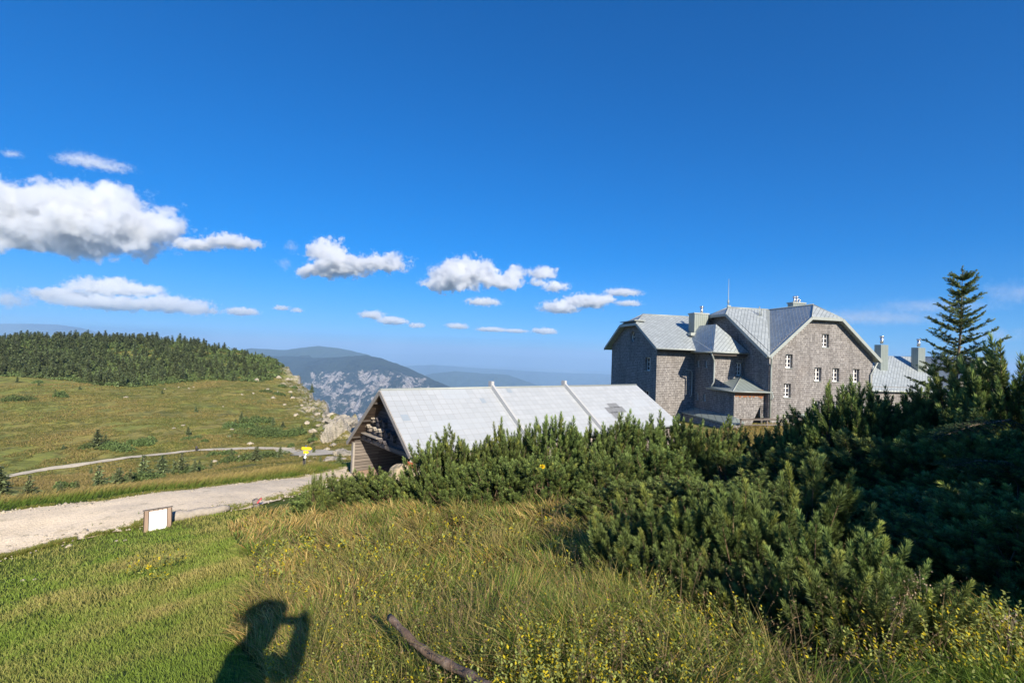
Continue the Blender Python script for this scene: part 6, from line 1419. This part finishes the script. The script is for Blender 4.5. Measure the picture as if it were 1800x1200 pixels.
# ------------------------------------------------------------------ the photographer, standing behind the lens
def skin_body():
    J = {'pelvis': ((-.13, -.50, -.62), .155), 'belly': ((-.13, -.49, -.42), .15), 'chest': ((-.12, -.45, -.14), .155), 'neck': ((-.14, -.42, .05), .07), 'jaw': ((-.095, -.38, .13), .09), 'head': ((-.09, -.39, .22), .115), 'crown': ((-.09, -.40, .29), .09),
         'shL': ((-.27, -.45, -.07), .075), 'elL': ((-.19, -.24, -.17), .07), 'wrL': ((-.10, -.09, .0), .055), 'shR': ((.03, -.44, -.05), .075), 'elR': ((.13, -.31, -.12), .07), 'wrR': ((.11, -.09, .01), .058),
         'hipL': ((-.29, -.50, -.72), .12), 'knL': ((-.31, -.46, -1.05), .08), 'anL': ((-.32, -.52, -1.42), .055), 'toL': ((-.33, -.38, -1.47), .045), 'hipR': ((-.11, -.50, -.72), .12), 'knR': ((-.08, -.45, -1.05), .08), 'anR': ((-.06, -.51, -1.42), .055), 'toR': ((-.05, -.37, -1.47), .045)}
    E_ = [('pelvis', 'belly'), ('belly', 'chest'), ('chest', 'neck'), ('neck', 'jaw'), ('jaw', 'head'), ('head', 'crown'), ('chest', 'shL'), ('shL', 'elL'), ('elL', 'wrL'), ('chest', 'shR'), ('shR', 'elR'), ('elR', 'wrR'), ('pelvis', 'hipL'), ('hipL', 'knL'), ('knL', 'anL'), ('anL', 'toL'), ('pelvis', 'hipR'), ('hipR', 'knR'), ('knR', 'anR'), ('anR', 'toR')]
    names = list(J); vs = [J[k][0] for k in names]; rs = [J[k][1] for k in names]; es = [(names.index(a), names.index(b)) for a, b in E_]
    for wr, sx in (('wrL', 1), ('wrR', -1)):          # five fingers closing on the phone
        w0 = Vector(J[wr][0]); wi = names.index(wr); palm = w0 + Vector((0, .045, .03)); vs.append(tuple(palm)); rs.append(.028); pi_ = len(vs) - 1; es.append((wi, pi_))
        for f in range(5):
            a = palm + (Vector((sx * .0, .03, .03 - f * .017)) if f < 4 else Vector((sx * .02, -.005, .03))); b = a + Vector((sx * .028, .012, 0)) if f < 4 else a + Vector((sx * .03, -.004, .012))
            L_ = len(vs); vs += [tuple(a), tuple(b)]; rs += [.0095, .0085]; es += [(pi_, L_), (L_, L_ + 1)]
    me = bpy.data.meshes.new('person'); me.from_pydata(vs, es, []); o = bpy.data.objects.new('person', me); COL.objects.link(o)
    md = o.modifiers.new('skin', 'SKIN')
    sk = me.skin_vertices[0].data if me.skin_vertices else None
    if sk is None:
        bpy.context.view_layer.objects.active = o; o.select_set(True); bpy.ops.object.modifier_remove(modifier='skin'); bpy.ops.object.modifier_add(type='SKIN'); sk = me.skin_vertices[0].data
    for i, rr in enumerate(rs): sk[i].radius = (rr, rr)
    sk[0].use_root = True
    o.modifiers.new('sub', 'SUBSURF').levels = 1; o.modifiers['sub'].render_levels = 2
    me.materials.append(mat_simple('dark_jacket', (.05, .07, .12), .8, .1)); return o
pers = skin_body(); tag(pers, 'photographer in a dark jacket holding a phone up with both hands', 'person')
m = MB(); hc = Vector((-.09, -.40, .26)); rings = 8
for i in range(rings):
    for j in range(16):
        q = []
        for ii, jj in ((i, j), (i, j + 1), (i + 1, j + 1), (i + 1, j)):
            th_ = math.pi * .5 * ii / rings; ph = 2 * math.pi * jj / 16; q.append(hc + Vector((math.sin(th_) * math.cos(ph) * (.14 + .06 * (ii >= rings - 1)), math.sin(th_) * math.sin(ph) * (.14 + .06 * (ii >= rings - 1)), math.cos(th_) * .12)))
        m.face(q if i else [q[0], q[2], q[3]], smooth=True)
m.box(hc + Vector((-.08, .10, -.005)), hc + Vector((.08, .20, .008))); hat = m.build('cap', mat_simple('cap_cloth', (.10, .10, .12), .8, .1), pers)
m = MB(); m.box((-.082, -.030, -.038), (.082, -.021, .038)); ph_ = m.build('phone', mat_simple('black_phone', (.02, .02, .02), .3, .1)); tag(ph_, 'black smartphone held up in both hands', 'phone')
# ------------------------------------------------------------------ clouds
def cloud(name, lobes, dens, seed, label, dist=9000.0, wisp=False):
    """lobes: (px, py, half width px, half height px). A box of air whose density is a union of billows broken up by noise."""
    k = dist / FPX
    L = []
    for (px, py, rx, ry) in lobes:
        c = ray(px, py) * dist; L.append((c, rx * k, (rx * .55 + ry * .45) * k, ry * k))
    lo = np.min([c - 1.45 * np.array([a, b, d]) - 0 for c, a, b, d in L], 0); hi = np.max([c + 1.45 * np.array([a, b, d]) for c, a, b, d in L], 0)
    mb = MB(); ctr = (lo + hi) / 2; mb.box(lo - ctr, hi - ctr)
    t = NT(name + '_vapour'); p = t.n('ShaderNodeTexCoord').outputs['Object']
    big = max(l[3] for l in L)
    n1 = t.noise(t.vmath('ADD', p, (seed * 977., seed * 331., 0)), 1.0 / (big * 1.0), 10, 0.72, 0.2)
    n2 = t.noise(t.vmath('ADD', p, (seed * 77., seed * 531., 9)), 3.1 / big, 8, 0.68, 0.3)
    wv = t.noise(t.vmath('ADD', p, (seed * 13., 0, seed * 91.)), 1.3 / big, 4, 0.6)
    p = t.vmath('ADD', p, t.vmath('MULTIPLY', t.vmath('SUBTRACT', wv.outputs['Color'], (.5, .5, .5)), (big * 3.2, big * 2.0, big * 2.0)))
    f = None
    for c, a, b, d in L:
        q = t.vmath('DIVIDE', t.vmath('SUBTRACT', p, tuple(c - ctr)), (a, b, d))
        # flat base: squeeze the lower half
        s_ = t.n('ShaderNodeSeparateXYZ'); t.put(s_, 0, q)
        zz = t.math('MULTIPLY', t.math('MINIMUM', s_.outputs[2], 0.0), 0.75); cb = t.n('ShaderNodeCombineXYZ')
        t.put(cb, 0, s_.outputs[0]); t.put(cb, 1, s_.outputs[1]); t.put(cb, 2, t.math('ADD', s_.outputs[2], zz))
        g = t.math('SUBTRACT', 1.0, t.vmath('LENGTH', cb.outputs[0]))
        f = g if f is None else t.math('MAXIMUM', f, g)
    e = t.math('ADD', f, t.math('MULTIPLY', t.math('SUBTRACT', t.math('ADD', t.math('MULTIPLY', n1.outputs[0], .55), t.math('MULTIPLY', n2.outputs[0], .45)), 0.52), 4.2 if wisp else 4.0))
    e = t.math('MULTIPLY', e, 1.0 if wisp else 2.2, clamp=True); e = t.math('POWER', e, 1.3)
    e = t.math('MULTIPLY', e, t.math('MULTIPLY', t.math('ADD', f, .40), 3.0, clamp=True))
    dn = t.math('MULTIPLY', e, dens / big)
    v = t.n('ShaderNodeVolumePrincipled'); t.put(v, 'Color', (0.975, 0.985, 0.997, 1)); t.put(v, 'Density', dn); t.put(v, 'Anisotropy', 0.15)
    t.link(v.outputs[0], t.out.inputs['Volume']); t.m.cycles.volume_step_rate = 0.3
    o = mb.build('cloud', t.m, None, tuple(ctr)); tag(o, label, 'cloud', 'clouds low over the horizon'); return o
CL = [
 ('c1', [(60, 385, 130, 62), (180, 388, 120, 58), (-40, 380, 110, 62), (255, 405, 70, 42), (120, 420, 170, 34)], 9, 1, 'largest cloud, white with a grey base, at the left edge', 0),
 ('c2', [(345, 432, 42, 13), (400, 427, 45, 15), (440, 430, 26, 9)], 3.5, 2, 'thin tail of cloud trailing right of the largest cloud', 0),
 ('c3', [(150, 285, 55, 13), (195, 294, 48, 9), (125, 281, 26, 9)], 1.1, 3, 'faint wispy cloud above the largest cloud', 1),
 ('c4', [(190, 508, 70, 20), (110, 520, 65, 13), (250, 512, 45, 12), (300, 538, 75, 17), (345, 545, 45, 12), (200, 535, 110, 13)], 3.0, 4, 'long low cloud bank above the forested hill', 0),
 ('c5', [(575, 445, 32, 28), (560, 478, 42, 17), (605, 470, 55, 27), (675, 465, 48, 20)], 8, 5, 'bright lumpy cloud with a peak on its left side, left of centre', 0),
 ('c6', [(815, 485, 62, 30), (790, 500, 58, 17), (870, 495, 50, 18), (905, 487, 26, 18)], 8, 6, 'bright domed cloud in the middle of the sky', 0),
 ('c7', [(955, 482, 28, 14), (975, 505, 26, 12), (945, 497, 16, 8)], 3.5, 7, 'small cloud hooked right of the domed cloud', 0),
 ('c8', [(985, 542, 38, 14), (1030, 532, 42, 15), (1060, 528, 26, 11)], 6, 8, 'flat cloud just left above the inn roof', 0),
 ('c9', [(1095, 515, 36, 8)], 2.5, 9, 'thin cloud strip topmost left of the inn roof', 0),
 ('c10', [(655, 555, 24, 9), (690, 565, 28, 9)], 4, 10, 'pair of little cloud puffs over the blue mountain', 0),
 ('c11', [(732, 573, 15, 6)], 3, 11, 'tiny cloud puff right of the pair over the mountain', 0),
 ('c12', [(804, 574, 20, 7)], 4, 12, 'small separate puff low in the middle of the sky', 0),
 ('c13', [(865, 580, 30, 5), (905, 582, 24, 4)], 3, 13, 'thin flat cloud streak low above the haze', 0),
 ('c14', [(957, 583, 24, 7)], 4, 14, 'small puff right of the thin flat streak', 0),
 ('c15', [(850, 532, 34, 9)], 2.2, 15, 'faint cloud below the domed cloud', 0),
 ('c16', [(425, 549, 32, 9)], 2.5, 16, 'small faint puff right of the long cloud bank', 0),
 ('c17', [(495, 542, 16, 6), (522, 546, 13, 5)], 1.5, 17, 'two faint specks of cloud left of centre', 0),
 ('c18', [(20, 272, 20, 9)], .8, 18, 'faint scrap of cloud at the upper left edge', 1),
 ('c19', [(1105, 534, 26, 7)], 1.4, 19, 'faint scrap of cloud below the thin strip beside the inn', 0),
 ('c20', [(512, 436, 12, 17), (500, 465, 14, 12)], .7, 20, 'faint vertical wisp left of the lumpy cloud', 1),
 ('c21', [(15, 530, 40, 20)], 1.6, 21, 'faint grey-pink cloud low at the left edge', 1),
 ('c22', [(1520, 560, 190, 16), (1640, 540, 130, 14), (1400, 580, 120, 12)], .18, 22, 'very faint streaks of high cloud behind the lone spruce', 1),
 ('c23', [(1790, 520, 70, 30), (1740, 590, 80, 14)], .35, 23, 'pale hazy cloud at the right edge of the sky', 1),
]
for a in CL: cloud(a[0], a[1], a[2], a[3], a[4], wisp=bool(a[5]))

# ------------------------------------------------------------------ haze
t = NT('air_haze'); v = t.n('ShaderNodeVolumePrincipled'); t.put(v, 'Color', (0.42, 0.68, 1.0, 1)); v.inputs['Density'].default_value = 0.000095; v.inputs['Anisotropy'].default_value = -0.05
t.link(v.outputs[0], t.out.inputs['Volume'])
m = MB(); m.box((-47000, -3000, -1080), (47000, 61500, 330)); hz = m.build('haze', t.m); tag(hz, kind='stuff')
hz['label'] = 'thin blue air haze over the valley and far hills'; hz['category'] = 'haze'
